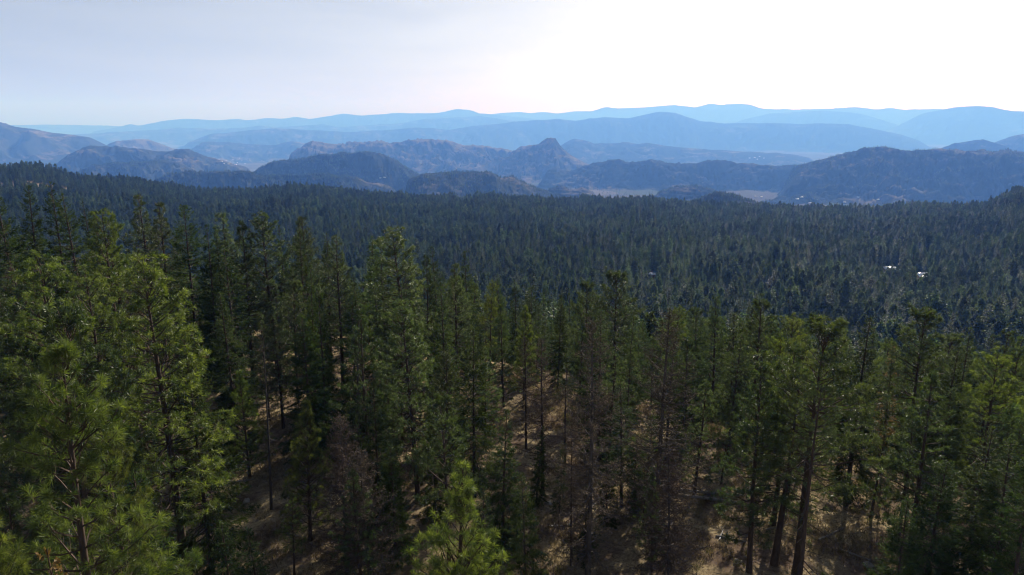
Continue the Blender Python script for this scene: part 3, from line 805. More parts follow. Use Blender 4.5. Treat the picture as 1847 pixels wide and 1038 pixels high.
# ------------------------------------------------------------------ the near stand
# kind, tip pixel x, y, metres ahead, label, width factor
NEAR = [
 ('pine_near', 62, 640, 24, 'nearest pine, long bright green needles, tip beside the dark gap', 1.0),
 ('pine_near', 205, 735, 33, 'bushy bright pine tucked behind the nearest pine and the tall bare trunk', 0.8),
 ('dry_a', 112, 968, 19, 'orange-brown dying fir tip poking up in front of the nearest pine', 0.7),
 ('pine_near', 20, 915, 19, 'low bright pine top at the very corner below the nearest pine', 0.7),
 ('pine_a', 266, 470, 50, 'tall pine with long bare dark trunk and one-sided bright crown', 1.15),
 ('fir_c', 335, 610, 51, 'full bright green fir hugging the tall bare-trunked pine', 0.95),
 ('pine_young', 432, 668, 66, 'small upright pine alone at the edge of the sunlit clearing', 0.9),
 ('snag', 462, 610, 60, 'thin nearly bare trunk standing in the clearing beside the small pine', 0.7),
 ('pine_c', 494, 562, 77, 'twin-topped green pine at the back of the clearing', 1.0),
 ('pine_e', 469, 566, 79, 'pine leaning on its twin behind the clearing', 0.9),
 ('pine_young', 541, 728, 55, 'dark blue-green young pine at the foot of the grey bare trees', 0.9),
 ('fir_young', 402, 945, 45, 'low bushy young fir at the bottom edge below the clearing', 1.0),
 ('fir_young', 455, 950, 46, 'second low young fir beside the bushy one at the bottom edge', 0.9),
 ('pine_slim', 520, 905, 50, 'scraggly little pine between the clearing and the grey bare trees', 1.0),
 ('pine_slim', 371, 890, 55, 'pole-thin sapling pine at the shaded edge of the clearing', 0.8),
 ('fir_young', 245, 860, 40, 'young green fir below the tall bare-trunked pine', 1.1),
 ('pine_cone', 800, 853, 26, 'bright cone-shaped pine top rising at the bottom edge of the picture', 1.0),
 ('pine_a', 742, 548, 61, 'large olive pine with open tufted crown over the grey bare trees', 1.0),
 ('fir_c', 852, 590, 62, 'broad yellow-green fir between the olive pine and the bare larches', 0.9),
 ('fir_b', 905, 732, 53, 'shorter fir in front of the broad yellow-green fir', 1.0),
 ('fir_c', 952, 858, 46, 'dark low fir at the bottom edge beside the sunlit ground strip', 0.9),
 ('fir_b', 868, 880, 43, 'shaded low fir behind the bright cone-shaped pine top', 1.1),
 ('fir_a', 672, 690, 55, 'dark green fir squeezed between the grey bare trees and the olive pine', 0.9),
 ('pine_c', 700, 660, 66, 'half-hidden pine at the shoulder of the olive pine', 0.9),
 ('snag', 629, 552, 66, 'pale dead snag with curled white branches', 1.2),
 ('bare_c', 608, 742, 50, 'grey twiggy bare tree beside the dark young pine', 0.9),
 ('bare_c', 655, 800, 47, 'grey leafless tree with drooping branches under the olive pine', 1.0),
 ('bare_a', 1074, 572, 49, 'tallest bare larch, thick dark trunk with stiff bare limbs', 1.0),
 ('bare_b', 1037, 740, 51, 'slim bare larch close beside the tallest bare larch', 0.7),
 ('bare_b', 982, 610, 62, 'brown bare larch standing on the sunlit ground strip', 1.0),
 ('bare_b', 950, 606, 72, 'thin brown bare larch behind the broad yellow-green fir', 0.9),
 ('bare_a', 1203, 556, 52, 'large grey bare tree with dense fine twigs', 1.2),
 ('bare_c', 1222, 800, 48, 'low brown twiggy tree spreading over the sunlit slope', 1.0),
 ('fir_d', 1130, 690, 60, 'open-branched fir between the tallest bare larch and the large grey one', 1.2),
 ('pine_sparse', 1022, 655, 67, 'thin half-bare pine hidden behind the slim bare larch', 1.0),
 ('pine_sparse', 1104, 640, 64, 'half-dead sparse pine right behind the tallest bare larch', 1.0),
 ('fir_d', 1170, 735, 56, 'thin dark fir at the knees of the large grey bare tree', 0.9),
 ('fir_b', 1100, 800, 56, 'short green fir at the foot of the tallest bare larch', 0.9),
 ('fir_d', 1010, 800, 57, 'thin olive fir at the foot of the brown bare larches', 0.8),
 ('fir_b', 778, 700, 57, 'green fir standing against the large olive pine', 0.8),
 ('fir_a', 640, 640, 70, 'dim fir behind the pale dead snag', 0.9),
 ('fir_b', 968, 770, 60, 'narrow green fir beside the sunlit ground strip', 0.8),
 ('fir_young', 1058, 880, 52, 'young fir low between the bare larches', 1.0),
 ('fir_c', 705, 800, 51, 'dark spreading fir under the large olive pine', 0.9),
 ('pine_e', 640, 850, 46, 'rounded green pine low beside the grey leafless tree', 0.9),
 ('pine_e', 1185, 860, 50, 'low green pine below the large grey bare tree', 0.8),
 ('pine_slim', 1150, 788, 60, 'small yellowish pine under the brown bare trees', 1.1),
 ('pine_e', 1266, 688, 62, 'yellow-green pine beside the large grey bare tree', 1.0),
 ('pine_e', 1312, 730, 65, 'rounded bright pine above the fallen logs', 0.9),
 ('pine_slim', 905, 614, 92, 'little pale pine at the top of the sunlit ground strip', 1.2),
 ('pine_c', 1385, 658, 50, 'dark pine with straight bare lower trunk beside the fallen logs', 1.0),
 ('pine_slim', 1428, 700, 51, 'thin dark pine close to the straight-trunked dark pine', 1.4),
 ('pine_d', 1484, 590, 50, 'thick-trunked pine standing over the shaded grass', 1.1),
 ('fir_a', 1567, 572, 62, 'tall dark fir with long visible trunk and dark gap beside it', 1.1),
 ('pine_d', 1677, 572, 66, 'broad tufted pine with one long upswept lower limb', 1.1),
 ('dry_a', 1620, 621, 70, 'thinning reddish fir between the tall dark fir and the broad tufted pine', 0.9),
 ('pine_slim', 1592, 775, 58, 'slim young pine at the edge of the shaded slope', 1.1),
 ('pine_e', 1655, 738, 55, 'mid-sized pine below the broad tufted pine', 1.0),
 ('pine_c', 1722, 696, 57, 'narrow pine with dark trunk beside the mid-sized pine', 0.9),
 ('pine_b', 1808, 638, 56, 'tufted pine nearest the picture edge with dark leaning trunk', 1.0),
 ('pine_c', 1806, 592, 72, 'pointed pine rising behind the tufted edge pine', 1.0),
 ('pine_c', 1834, 608, 68, 'pine cut by the picture edge behind the tufted edge pine', 0.9),
 ('fir_b', 1754, 592, 78, 'slender pointed fir behind the narrow pine', 0.8),
 ('fir_c', 1702, 828, 44, 'wide dark fir filling the bottom beside the shaded grass', 1.1),
 ('fir_b', 1780, 770, 45, 'full green fir in front of the tufted edge pine', 1.1),
 ('fir_c', 1640, 900, 41, 'lowest dark fir at the bottom edge by the shaded grass', 1.0),
 ('fir_c', 1842, 800, 42, 'dark fir cut by the edge at the bottom corner', 1.1),
 ('pine_c', 1300, 534, 84, 'tall shaggy pine, highest of the stand behind the fallen logs', 1.0),
 ('fir_a', 1259, 558, 80, 'dark fir close beside the tall shaggy pine', 0.9),
 ('pine_d', 1371, 553, 82, 'round-topped pine with pale glinting tufts', 1.0),
 ('pine_b', 1433, 571, 80, 'pine with pale tufts between the round-topped and thick-trunked pines', 1.0),
 ('fir_b', 1348, 620, 76, 'shadowed blue-green fir under the round-topped pine', 1.0),
 ('pine_b', 1216, 553, 88, 'ragged pine behind the large grey bare tree', 0.9),
 ('pine_d', 1115, 500, 86, 'wide open pine crown highest above the bare larches', 1.15),
 ('pine_d', 1059, 519, 88, 'rounded pine beside the wide open pine crown', 0.9),
 ('fir_b', 1137, 570, 80, 'short dark fir below the wide open pine crown', 0.9),
 ('pine_e', 1048, 586, 78, 'small pine with a bright rim above the bare larches', 0.8),
 ('fir_a', 1009, 524, 90, 'dense dark fir column beside the rounded pine', 0.8),
 ('fir_c', 955, 517, 94, 'broad fir with tiered branches near the middle of the stand', 1.0),
 ('fir_d', 933, 506, 100, 'thin-branched fir behind the broad tiered fir', 0.9),
 ('fir_d', 901, 495, 102, 'narrow fir with visible trunk next to the thin-branched fir', 0.8),
 ('pine_b', 881, 510, 92, 'sparse pine between the narrow fir and the glinting pine', 0.7),
 ('pine_e', 908, 553, 84, 'small pale pine below the narrow fir', 0.8),
 ('pine_young', 946, 553, 86, 'dark rounded young pine below the broad tiered fir', 0.9),
 ('pine_c', 822, 477, 84, 'glinting pine with full right side between two dark fir tips', 1.05),
 ('fir_b', 790, 446, 98, 'dark pointed fir tip next to the great bushy pine', 0.95),
 ('fir_b', 842, 455, 98, 'dark pointed fir tip above the glinting pine', 0.95),
 ('pine_a', 731, 416, 84, 'great bushy pine, broadest on the stand skyline', 1.15),
 ('pine_e', 766, 466, 90, 'pine peeking out from behind the great bushy pine', 0.8),
 ('fir_a', 673, 426, 96, 'shadowed fir with yellowish tip beside the great bushy pine', 0.9),
 ('pine_e', 688, 433, 92, 'small pine between the shadowed fir and the great bushy pine', 0.9),
 ('pine_c', 602, 424, 88, 'pine with long visible trunk and tidy cone-shaped crown', 1.0),
 ('fir_d', 582, 421, 100, 'thin fir tip behind the tidy cone-shaped pine', 0.9),
 ('fir_b', 550, 477, 78, 'pointed yellow-green fir below the twin skyline pines', 0.6),
 ('fir_young', 571, 520, 74, 'small pointed yellowish fir beside the larger pointed one', 0.7),
 ('pine_c', 550, 392, 104, 'taller of the twin skyline pines', 0.9),
 ('pine_e', 532, 397, 106, 'shorter of the twin skyline pines', 0.9),
 ('fir_a', 534, 416, 98, 'fir in front of the twin skyline pines', 0.8),
 ('fir_b', 507, 406, 110, 'slim fir tip between the twin pines and the heavy dark pine', 0.7),
 ('pine_a', 478, 389, 94, 'heavy dark pine with dense rounded top on the skyline', 1.1),
 ('pine_c', 411, 384, 96, 'tall narrow-topped pine left of the heavy dark pine', 1.0),
 ('pine_e', 431, 404, 92, 'lit shoulder pine against the tall narrow-topped pine', 0.9),
 ('fir_a', 404, 526, 70, 'dark green fir with bright lower sprays behind the clearing', 1.0),
 ('fir_b', 366, 405, 92, 'bright fir tip between the blunt fir and the narrow-topped pine', 0.8),
 ('fir_b', 383, 414, 96, 'lower fir tip beside the bright one', 0.8),
 ('fir_c', 325, 372, 94, 'blunt-topped dense fir on the skyline', 1.05),
 ('pine_c', 282, 365, 98, 'lower of the close pine pair beside the blunt-topped fir', 1.0),
 ('pine_c', 253, 352, 100, 'higher of the close pine pair on the skyline', 1.0),
 ('pine_a', 189, 387, 72, 'lit pine with dark trunk below the skyline firs', 1.0),
 ('fir_b', 182, 379, 90, 'narrow fir tip just behind the lit dark-trunked pine', 0.7),
 ('fir_d', 156, 362, 100, 'thin spindly fir tip on the skyline', 0.8),
 ('fir_d', 119, 349, 84, 'tall fir with open branches and visible dark trunk', 1.1),
 ('fir_d', 91, 328, 96, 'highest skyline fir with ragged tiered branches', 1.1),
 ('fir_a', 38, 336, 92, 'pointed skyline fir with drooping dark tiers', 1.05),
 ('fir_c', 2, 358, 86, 'fir cut by the picture edge on the skyline', 1.0),
 ('pine_b', 76, 459, 56, 'yellow-lit pine with loose tufts below the skyline firs', 1.05),
 ('pine_b', 150, 490, 64, 'loose sunlit pine between the yellow-lit and tall bare-trunked pines', 1.0),
 ('fir_d', 22, 470, 66, 'brownish thin fir with bare trunk at the picture edge', 1.0),
 ('pine_c', 118, 600, 46, 'shaded pine behind the nearest pine', 0.9),
 ('pine_c', 225, 560, 58, 'pine deep in shade beside the tall bare trunk', 0.9),
]

for key, px, py, dist, label, fat in NEAR:
    x, y, h = at_top(px, py, dist)
    e = add_tree(key, x, y, max(h, 3.5), label, fat=fat)
    if px < 340 and dist < 75 and key.startswith('pine'):       # pines of this corner: sunlit yellow-green put into the needle colour
        for ch in e.children:
            if ch.name.startswith('crown'):
                ch.material_slots[0].link = 'OBJECT'
                ch.material_slots[0].material = M['pine']

ENV_X = np.array([-400, 0, 30, 91, 119, 189, 220, 253, 282, 325, 366, 411, 440, 478, 507, 550, 602, 640, 673, 731, 766, 790, 842, 870, 901, 955, 1009, 1059, 1115, 1180, 1259, 1300, 1371, 1433, 1484, 1567, 1620, 1677, 1720, 1754, 1806, 1847, 2300])
ENV_Y = np.array([360, 362, 350, 345, 358, 392, 392, 362, 372, 380, 410, 395, 410, 398, 412, 398, 430, 450, 432, 424, 466, 455, 460, 500, 502, 518, 530, 530, 510, 560, 564, 542, 560, 578, 590, 580, 622, 580, 620, 600, 598, 606, 600])
OPEN = [(360, 655, 400, 740), (385, 800, 525, 900), (430, 900, 515, 990), (472, 725, 528, 790), (925, 680, 985, 880), (1008, 870, 1058, 990), (1250, 880, 1340, 1038), (1505, 800, 1572, 1038), (620, 1000, 690, 1038)]

FILLED = []
SDX, SDY = math.sin(R(SUN_AZ)), math.cos(R(SUN_AZ))
def flat_hit(px, py):
    rx, ry, rz = (float(a) for a in ray(px, py))
    return rx * -CAM_Z / rz, ry * -CAM_Z / rz
# places on the forest floor that the sun reaches
LIT = [flat_hit(*p) for p in [(450, 840), (430, 870), (480, 940), (500, 960), (500, 750), (380, 700), (955, 780), (1030, 960), (1295, 960), (1300, 1010), (1320, 920), (1540, 870), (1530, 980), (1560, 1010), (650, 1020)]]
SHORT = {(266, 470): 'tall bare-trunked pine', (335, 610): 'full bright fir', (432, 668): 'small clearing pine', (494, 562): 'twin-topped pine',
 (541, 728): 'dark young pine', (742, 548): 'large olive pine', (852, 590): 'broad yellow-green fir', (905, 732): 'shorter yellow-green fir', (629, 552): 'pale dead snag',
 (608, 742): 'grey twiggy tree', (1074, 572): 'tallest bare larch', (982, 610): 'brown bare larch', (1203, 556): 'large grey bare tree',
 (1266, 688): 'yellow-green pine', (1312, 730): 'rounded bright pine', (1385, 658): 'straight-trunked dark pine', (1484, 590): 'thick-trunked pine',
 (1567, 572): 'tall dark fir', (1677, 572): 'broad tufted pine', (1655, 738): 'mid-sized pine by the shaded slope', (1722, 696): 'narrow dark-trunked pine',
 (1808, 638): 'tufted edge pine', (1754, 592): 'slender pointed fir', (1702, 828): 'wide dark fir', (1300, 534): 'tall shaggy pine', (1371, 553): 'round-topped glinting pine',
 (1115, 500): 'wide open pine crown', (1059, 519): 'rounded skyline pine', (1009, 524): 'dense fir column', (955, 517): 'broad tiered fir', (901, 495): 'narrow visible-trunk fir',
 (822, 477): 'glinting pine', (731, 416): 'great bushy pine', (673, 426): 'shadowed yellow-tipped fir', (602, 424): 'tidy cone-shaped pine', (550, 477): 'pointed yellow-green fir',
 (550, 392): 'twin skyline pines', (478, 389): 'heavy dark pine', (411, 384): 'tall narrow-topped pine', (404, 526): 'dark fir behind the clearing', (325, 372): 'blunt-topped fir',
 (253, 352): 'close skyline pine pair', (189, 387): 'lit dark-trunked pine', (91, 328): 'highest skyline fir', (38, 336): 'pointed drooping fir', (76, 459): 'yellow-lit pine',
 (150, 490): 'loose sunlit pine', (62, 640): 'nearest pine', (118, 600): 'shaded pine behind the nearest'}
def fill_stand():
    rg = random.Random(77)
    n = 0
    kinds = ['pine_a', 'pine_b', 'pine_c', 'pine_d', 'pine_e', 'pine_sparse', 'fir_a', 'fir_b', 'fir_c', 'fir_d', 'bare_a', 'bare_b']
    wts = [2, 3, 4, 3, 4, 1, 4, 4, 3, 3, 1, 1]
    for k in range(6000):
        azd = rg.uniform(-41, 41)
        yd = np.interp(azd, [-36, -20, -8, 5, 15, 40], [150, 130, 108, 96, 84, 74])
        r = rg.uniform(47, yd + 55)
        x, y = r * math.sin(R(azd)), r * math.cos(R(azd))
        if min((x - p[0]) ** 2 + (y - p[1]) ** 2 for p in PLACED) < (4.4 if r < 90 else 4.3) ** 2:
            continue
        gz = float(ground_z(x, y))
        px, pb = (float(a) for a in project(x, y, gz))
        env = float(np.interp(px, ENV_X, ENV_Y))
        h = rg.uniform(11, 25)
        lift = rg.uniform(25, 130) if px < 900 else rg.uniform(10, 80)
        # no taller than lets it stay among its neighbours
        for _ in range(20):
            py = float(project(x, y, gz + h)[1])
            if py > env + lift:
                break
            h -= 1.0
        if h < 6.5 or py > 1000:
            continue
        hw = 2.0 * F_PX / r
        low = pb - (pb - py) * 0.15
        if any(px + hw > a and px - hw < c and low > b and py < d for a, b, c, d in OPEN):
            continue
        sl = h / math.tan(R(SUN_EL))
        if any(0 < (x - qx) * SDX + (y - qy) * SDY < sl and abs((x - qx) * SDY - (y - qy) * SDX) < 2.6 for qx, qy in LIT) and rg.random() < 0.6:
            continue
        key = rg.choices(kinds, wts)[0]
        sp = SPECIES[key.split('_')[0]][0]
        lab = {'pine_tree': 'pine packed in the thick of the near stand, mostly hidden by its neighbours',
               'fir_tree': 'fir packed in the thick of the near stand, mostly hidden by its neighbours',
               'bare_tree': 'leafless tree packed among the evergreens of the near stand'}[sp]
        e = add_tree(key, x, y, h, lab, group={'pine_tree': 'pines in the thick of the near stand', 'fir_tree': 'firs in the thick of the near stand', 'bare_tree': 'leafless trees in the near stand'}[sp], fat=rg.uniform(0.85, 1.1))
        FILLED.append((e, px, py, y, h))
        n += 1
        if n >= 350:
            break
    # the stand thins out down the slope beyond
    k2 = 0
    for k in range(5000):
        azd = rg.uniform(-12, 39)
        yd = float(np.interp(azd, [-36, -20, -8, 5, 15, 40], [150, 130, 108, 96, 84, 74]))
        r = yd + 40 + (350 - yd) * rg.random() ** 0.8
        x, y = r * math.sin(R(azd)), r * math.cos(R(azd))
        px = W_PX / 2 + F_PX * x / (y * CP + 70 * SP)
        if px < 690:
            continue
        if min((x - p[0]) ** 2 + (y - p[1]) ** 2 for p in PLACED) < 5.2 ** 2:
            continue
        gz = float(ground_z(x, y))
        px = float(project(x, y, gz + 18)[0])
        env = float(np.interp(px, ENV_X, ENV_Y))
        up = 62 * smooth(110, 330, r) + 8
        tx, ty, tz = ray(px, env - rg.uniform(-25, float(up)))
        h = CAM_Z + float(tz) / math.hypot(float(tx), float(ty)) * r - gz
        if not 11 < h < 26:
            continue
        key = rg.choices(['pine_b', 'pine_c', 'pine_d', 'pine_e', 'fir_a', 'fir_b', 'fir_c', 'fir_d'], [3, 4, 3, 3, 3, 3, 2, 2])[0]
        sp = SPECIES[key.split('_')[0]][0]
        if COUNT.get(sp, 0) >= 292:
            continue
        e = add_tree(key, x, y, h, 'tree', group={'pine_tree': 'pines on the slope just beyond the near stand', 'fir_tree': 'firs on the slope just beyond the near stand'}[sp], fat=rg.uniform(0.85, 1.1))
        FILLED.append((e, px, float(project(x, y, gz + h)[1]), y, h))
        k2 += 1
        if k2 >= 130:
            break
    print('slope', k2)
    # tell them apart by what they stand beside
    names = [(px_, py_, d_, SHORT[(px_, py_)]) for (k_, px_, py_, d_, l_, f_) in NEAR if (px_, py_) in SHORT]
    byl = {}
    for e, px, py, y, h in FILLED:
        a = min(names, key=lambda q: abs(q[0] - px) + 0.8 * abs(q[1] - py))
        rel = 'behind' if y > a[2] + 4 else ('in front of' if y < a[2] - 4 else 'beside')
        size = 'tall' if h > 20 else ('short' if h < 13 else 'mid-height')
        noun = {'pine_tree': 'pine', 'fir_tree': 'fir', 'bare_tree': 'leafless tree'}[e.name.split('.')[0]]
        side = 'left of' if px < a[0] - 14 else ('right of' if px > a[0] + 14 else '')
        if rel == 'behind' and side:
            rel = 'behind and just ' + side
        elif rel == 'beside' and side:
            rel = 'close ' + side
        byl.setdefault((size, noun, rel, a[3]), []).append((y, e))
    words_ = ['nearest', 'second nearest', 'third nearest', 'fourth nearest', 'fifth nearest', 'sixth nearest', 'seventh nearest', 'eighth nearest']
    for (size, noun, rel, nm), lst in byl.items():
        lst.sort(key=lambda q: q[0])
        for i, (y, e) in enumerate(lst):
            if len(lst) == 1:
                e['label'] = '%s %s %s the %s' % (size, noun, rel, nm)
            else:
                w_ = words_[i] if i < len(words_) else 'far'
                e['label'] = '%s %s %s %s the %s' % (w_, size, noun, rel, nm)
    print('fill', n)

fill_stand()

# ------------------------------------------------------------------ forest on the lower slope
MID = {}
def mid_proto(key, parts, mat, bark, H):
    tr, br, cr = parts
    MID[key] = (H, tr.mesh(key + '_trunk', [M[bark]], smooth_all=True), cr.mesh(key + '_crown', [M[mat]]))
    g = Geo(); g.v = tr.v + cr.v; g.n = tr.n + cr.n
    q = np.concatenate([np.concatenate(tr.q), np.concatenate(cr.q) + tr.n])
    var = np.concatenate(tr.qv + cr.qv)
    nt_ = len(np.concatenate(tr.q))
    me = mesh_from(key, np.concatenate(g.v), [q], [M[bark], M[mat]], fmat=(np.arange(len(q)) >= nt_).astype(int), var=var)
    return me

forest_col = bpy.data.collections.new('forest_kinds')
def forest_kind(i, key, parts, mat='far', bark='bark', H=20.0):
    me = mid_proto(key, parts, mat, bark, H)
    o = bpy.data.objects.new('%02d_%s' % (i, key), me)
    forest_col.objects.link(o)

forest_kind(0, 'pine_small', pine_parts(41, 20, 0.10, 4.3, 4.6, 0.70, 11, 0.26, subs=0.65, pw=0.75), H=20)
forest_kind(1, 'pine_small_b', pine_parts(42, 20, 0.16, 4.0, 4.6, 0.70, 11, 0.26, subs=0.65, pw=0.65), H=20)
forest_kind(2, 'fir_small', fir_parts(43, 20, 0.04, 3.6, 10.0, 0.75, 0.34, dens=0.55), H=20)
forest_kind(3, 'fir_small_b', fir_parts(44, 20, 0.05, 3.1, 10.0, 0.75, 0.34, dens=0.55), H=20)
forest_kind(4, 'fir_small_c', fir_parts(45, 20, 0.04, 4.1, 9.5, 0.75, 0.34, dens=0.55, pw=0.75), H=20)
forest_kind(5, 'bare_small', bare_parts(46, 18, 0.08, 3.2, 6.0, ntw=12, tw_w=0.07), mat='twig', bark='grey_bark', H=18)
FKEYS = ['pine_small', 'pine_small_b', 'fir_small', 'fir_small_b', 'fir_small_c', 'bare_small']

# cabins below stand in small gaps of the forest
CABINS = [(1606, 483, 17.0, 9.0, 'long low cabin with shining metal roof among the trees'),
          (1617, 484, 9.0, 7.0, 'small shed with shining roof beside the long low cabin'),
          (1661, 494, 15.0, 9.0, 'larger cabin with bright roof further along the same clearing'),
          (1666, 499, 8.0, 6.0, 'little outbuilding in front of the larger bright-roofed cabin'),
          (1207, 430, 9.0, 7.0, 'lone cabin roof glinting in the middle of the forest'),
          (1175, 493, 8.0, 6.0, 'tiny pale-roofed hut alone among the forest tops')]

def ray_ground(px, py, r0=30.0, lift=0.0):
    dx, dy, dz = (float(a) for a in ray(px, py))
    k = math.hypot(dx, dy)
    r = np.geomspace(r0, 60000, 6000)
    gx, gy, gz = dx / k * r, dy / k * r, CAM_Z + dz / k * r
    g = ground_z(gx, gy) + lift
    i = np.argmax(gz < g)
    return float(gx[i]), float(gy[i]), float(ground_z(gx[i], gy[i]))

CAB_POS = [ray_ground(c[0], c[1], 330.0, 4.0) for c in CABINS]

def forest_points():
    rg = np.random.default_rng(9)
    sp = 6.8
    xs = np.arange(-1700, 1700, sp); ys = np.arange(60, 2250, sp)
    X, Y = np.meshgrid(xs, ys)
    X = (X + rg.uniform(-0.48, 0.48, X.shape) * sp).ravel(); Y = (Y + rg.uniform(-0.48, 0.48, Y.shape) * sp).ravel()
    r = np.hypot(X, Y); azd = np.degrees(np.arctan2(X, Y))
    ok = (np.abs(azd) < 54) & (r < EDGE_R + 260)
    yd = np.interp(azd, [-36, -20, -8, 5, 15, 40], [150, 130, 108, 96, 84, 74])
    ok &= r > yd + 45
    dens = fbm(X / 120.0, Y / 120.0, 301, 4)
    thin = np.where((azd < -18) & (r > 1250), -0.30, -0.62)          # rocky open ground high on the far slope
    thin = thin + 0.4 * smooth(EDGE_R - 60, EDGE_R + 260, r)
    ok &= (dens > thin) | (rg.random(len(X)) < 0.12)
    X, Y, r, azd = X[ok], Y[ok], r[ok], azd[ok]
    z = ground_z(X, Y)
    h = 19.5 * (1 + 0.24 * rg.normal(size=len(X))).clip(0.42, 1.55) * (1 + 0.32 * fbm(X / 70.0, Y / 70.0, 305, 3))
    h = h * np.where((azd < -18) & (r > 1250), 0.75, 1.0)
    px, py = project(X, Y, z + h)
    env = np.interp(px, ENV_X, ENV_Y)
    ok = (r > 360) | (py > env + 6)
    for (cx, cy_, cz), c in zip(CAB_POS, CABINS):
        rc = math.hypot(cx, cy_)
        ux, uy = cx / rc, cy_ / rc
        along = (X - cx) * ux + (Y - cy_) * uy
        side = np.abs((X - cx) * uy - (Y - cy_) * ux)
        ok &= ~((side < c[2] * 0.55) & (along > -45) & (along < 7))
        shade = (side < c[2] * 0.7) & (along > -95) & (along <= -45)
        h = np.where(shade, h * 0.62, h)
    X, Y, z, r, h, px, py, env = (a[ok] for a in (X, Y, z, r, h, px, py, env))
    kind = rg.choice(6, len(X), p=[0.31, 0.25, 0.15, 0.13, 0.145, 0.015])
    return X, Y, z, r, h, px, py, env, kind, rg

def build_forest():
    X, Y, z, r, h, px, py, env, kind, rg = forest_points()
    rotz = rg.uniform(0, 6.283, len(X))
    fat = rg.uniform(0.72, 1.32, len(X))
    vis = (px > -20) & (px < 1867) & (py < env - 4) & (r > 340)
    order = np.argsort(r)
    single = np.zeros(len(X), bool)
    left = {'pine_tree': 300 - COUNT.get('pine_tree', 0), 'fir_tree': 300 - COUNT.get('fir_tree', 0), 'bare_tree': 40}
    for i in order:
        if not vis[i]:
            continue
        nm = SPECIES[FKEYS[kind[i]].split('_')[0]][0]
        if left[nm] <= 0:
            if max(left.values()) <= 0:
                break
            continue
        if nm == 'bare_tree' and r[i] > 620:
            continue
        left[nm] -= 1
        single[i] = True
        H, mt, mc = MID[FKEYS[kind[i]]]
        lab = {'pine_tree': 'small distant pine in the forest below the near stand',
               'fir_tree': 'small distant fir in the forest below the near stand',
               'bare_tree': 'small distant leafless tree in the forest below the near stand'}[nm]
        e = link(nm, None, label=lab, category=SPECIES[nm.split('_')[0]][1], group={'pine_tree': 'pines at the near rim of the lower forest', 'fir_tree': 'firs at the near rim of the lower forest', 'bare_tree': 'leafless trees at the near rim of the lower forest'}[nm])
        e.location = (X[i], Y[i], z[i] - 0.2)
        k = h[i] / H
        e.scale = (k * fat[i], k * fat[i], k)
        e.rotation_euler = (0, 0, rotz[i])
        link('trunk', mt, e); link('crown', mc, e)
    rest = ~single
    pts = np.stack([X, Y, z - 0.2], 1)[rest]
    Hs = np.array([MID[k][0] for k in FKEYS])[kind]
    k = h / Hs
    scl = np.stack([k * fat, k * fat, k], 1)[rest]
    scatter('forest', pts, scl, rotz[rest], kind[rest], 'dense dark conifer forest covering the lower slope to the valley rim')
    print('forest', rest.sum(), 'single', single.sum())

def scatter(name, pts, scl, rotz, kind, label):
    me = bpy.data.meshes.new(name)
    me.vertices.add(len(pts)); me.vertices.foreach_set('co', np.asarray(pts, np.float32).ravel())
    a = me.attributes.new('scl', 'FLOAT_VECTOR', 'POINT'); a.data.foreach_set('vector', np.asarray(scl, np.float32).ravel())
    rv = np.zeros((len(pts), 3), np.float32); rv[:, 2] = rotz
    a = me.attributes.new('rot', 'FLOAT_VECTOR', 'POINT'); a.data.foreach_set('vector', rv.ravel())
    a = me.attributes.new('idx', 'INT', 'POINT'); a.data.foreach_set('value', np.asarray(kind, np.int32))
    o = link(name, me, kind='stuff', label=label)
    ng = bpy.data.node_groups.get('tree_scatter')
    if ng is None:
        ng = bpy.data.node_groups.new('tree_scatter', 'GeometryNodeTree')
        ng.interface.new_socket('Geometry', in_out='INPUT', socket_type='NodeSocketGeometry')
        ng.interface.new_socket('Geometry', in_out='OUTPUT', socket_type='NodeSocketGeometry')
        gi = ng.nodes.new('NodeGroupInput'); go = ng.nodes.new('NodeGroupOutput')
        iop = ng.nodes.new('GeometryNodeInstanceOnPoints')
        ci = ng.nodes.new('GeometryNodeCollectionInfo')
        ci.inputs['Collection'].default_value = forest_col
        ci.inputs['Separate Children'].default_value = True
        ci.inputs['Reset Children'].default_value = True
        def na(nm, dt):
            n = ng.nodes.new('GeometryNodeInputNamedAttribute'); n.data_type = dt
            n.inputs['Name'].default_value = nm
            return n.outputs['Attribute']
        L = ng.links.new
        L(gi.outputs[0], iop.inputs['Points'])
        L(ci.outputs[0], iop.inputs['Instance'])
        iop.inputs['Pick Instance'].default_value = True
        L(na('idx', 'INT'), iop.inputs['Instance Index'])
        L(na('rot', 'FLOAT_VECTOR'), iop.inputs['Rotation'])
        L(na('scl', 'FLOAT_VECTOR'), iop.inputs['Scale'])
        L(iop.outputs[0], go.inputs[0])
    md = o.modifiers.new('scatter', 'NODES'); md.node_group = ng
    return o

build_forest()

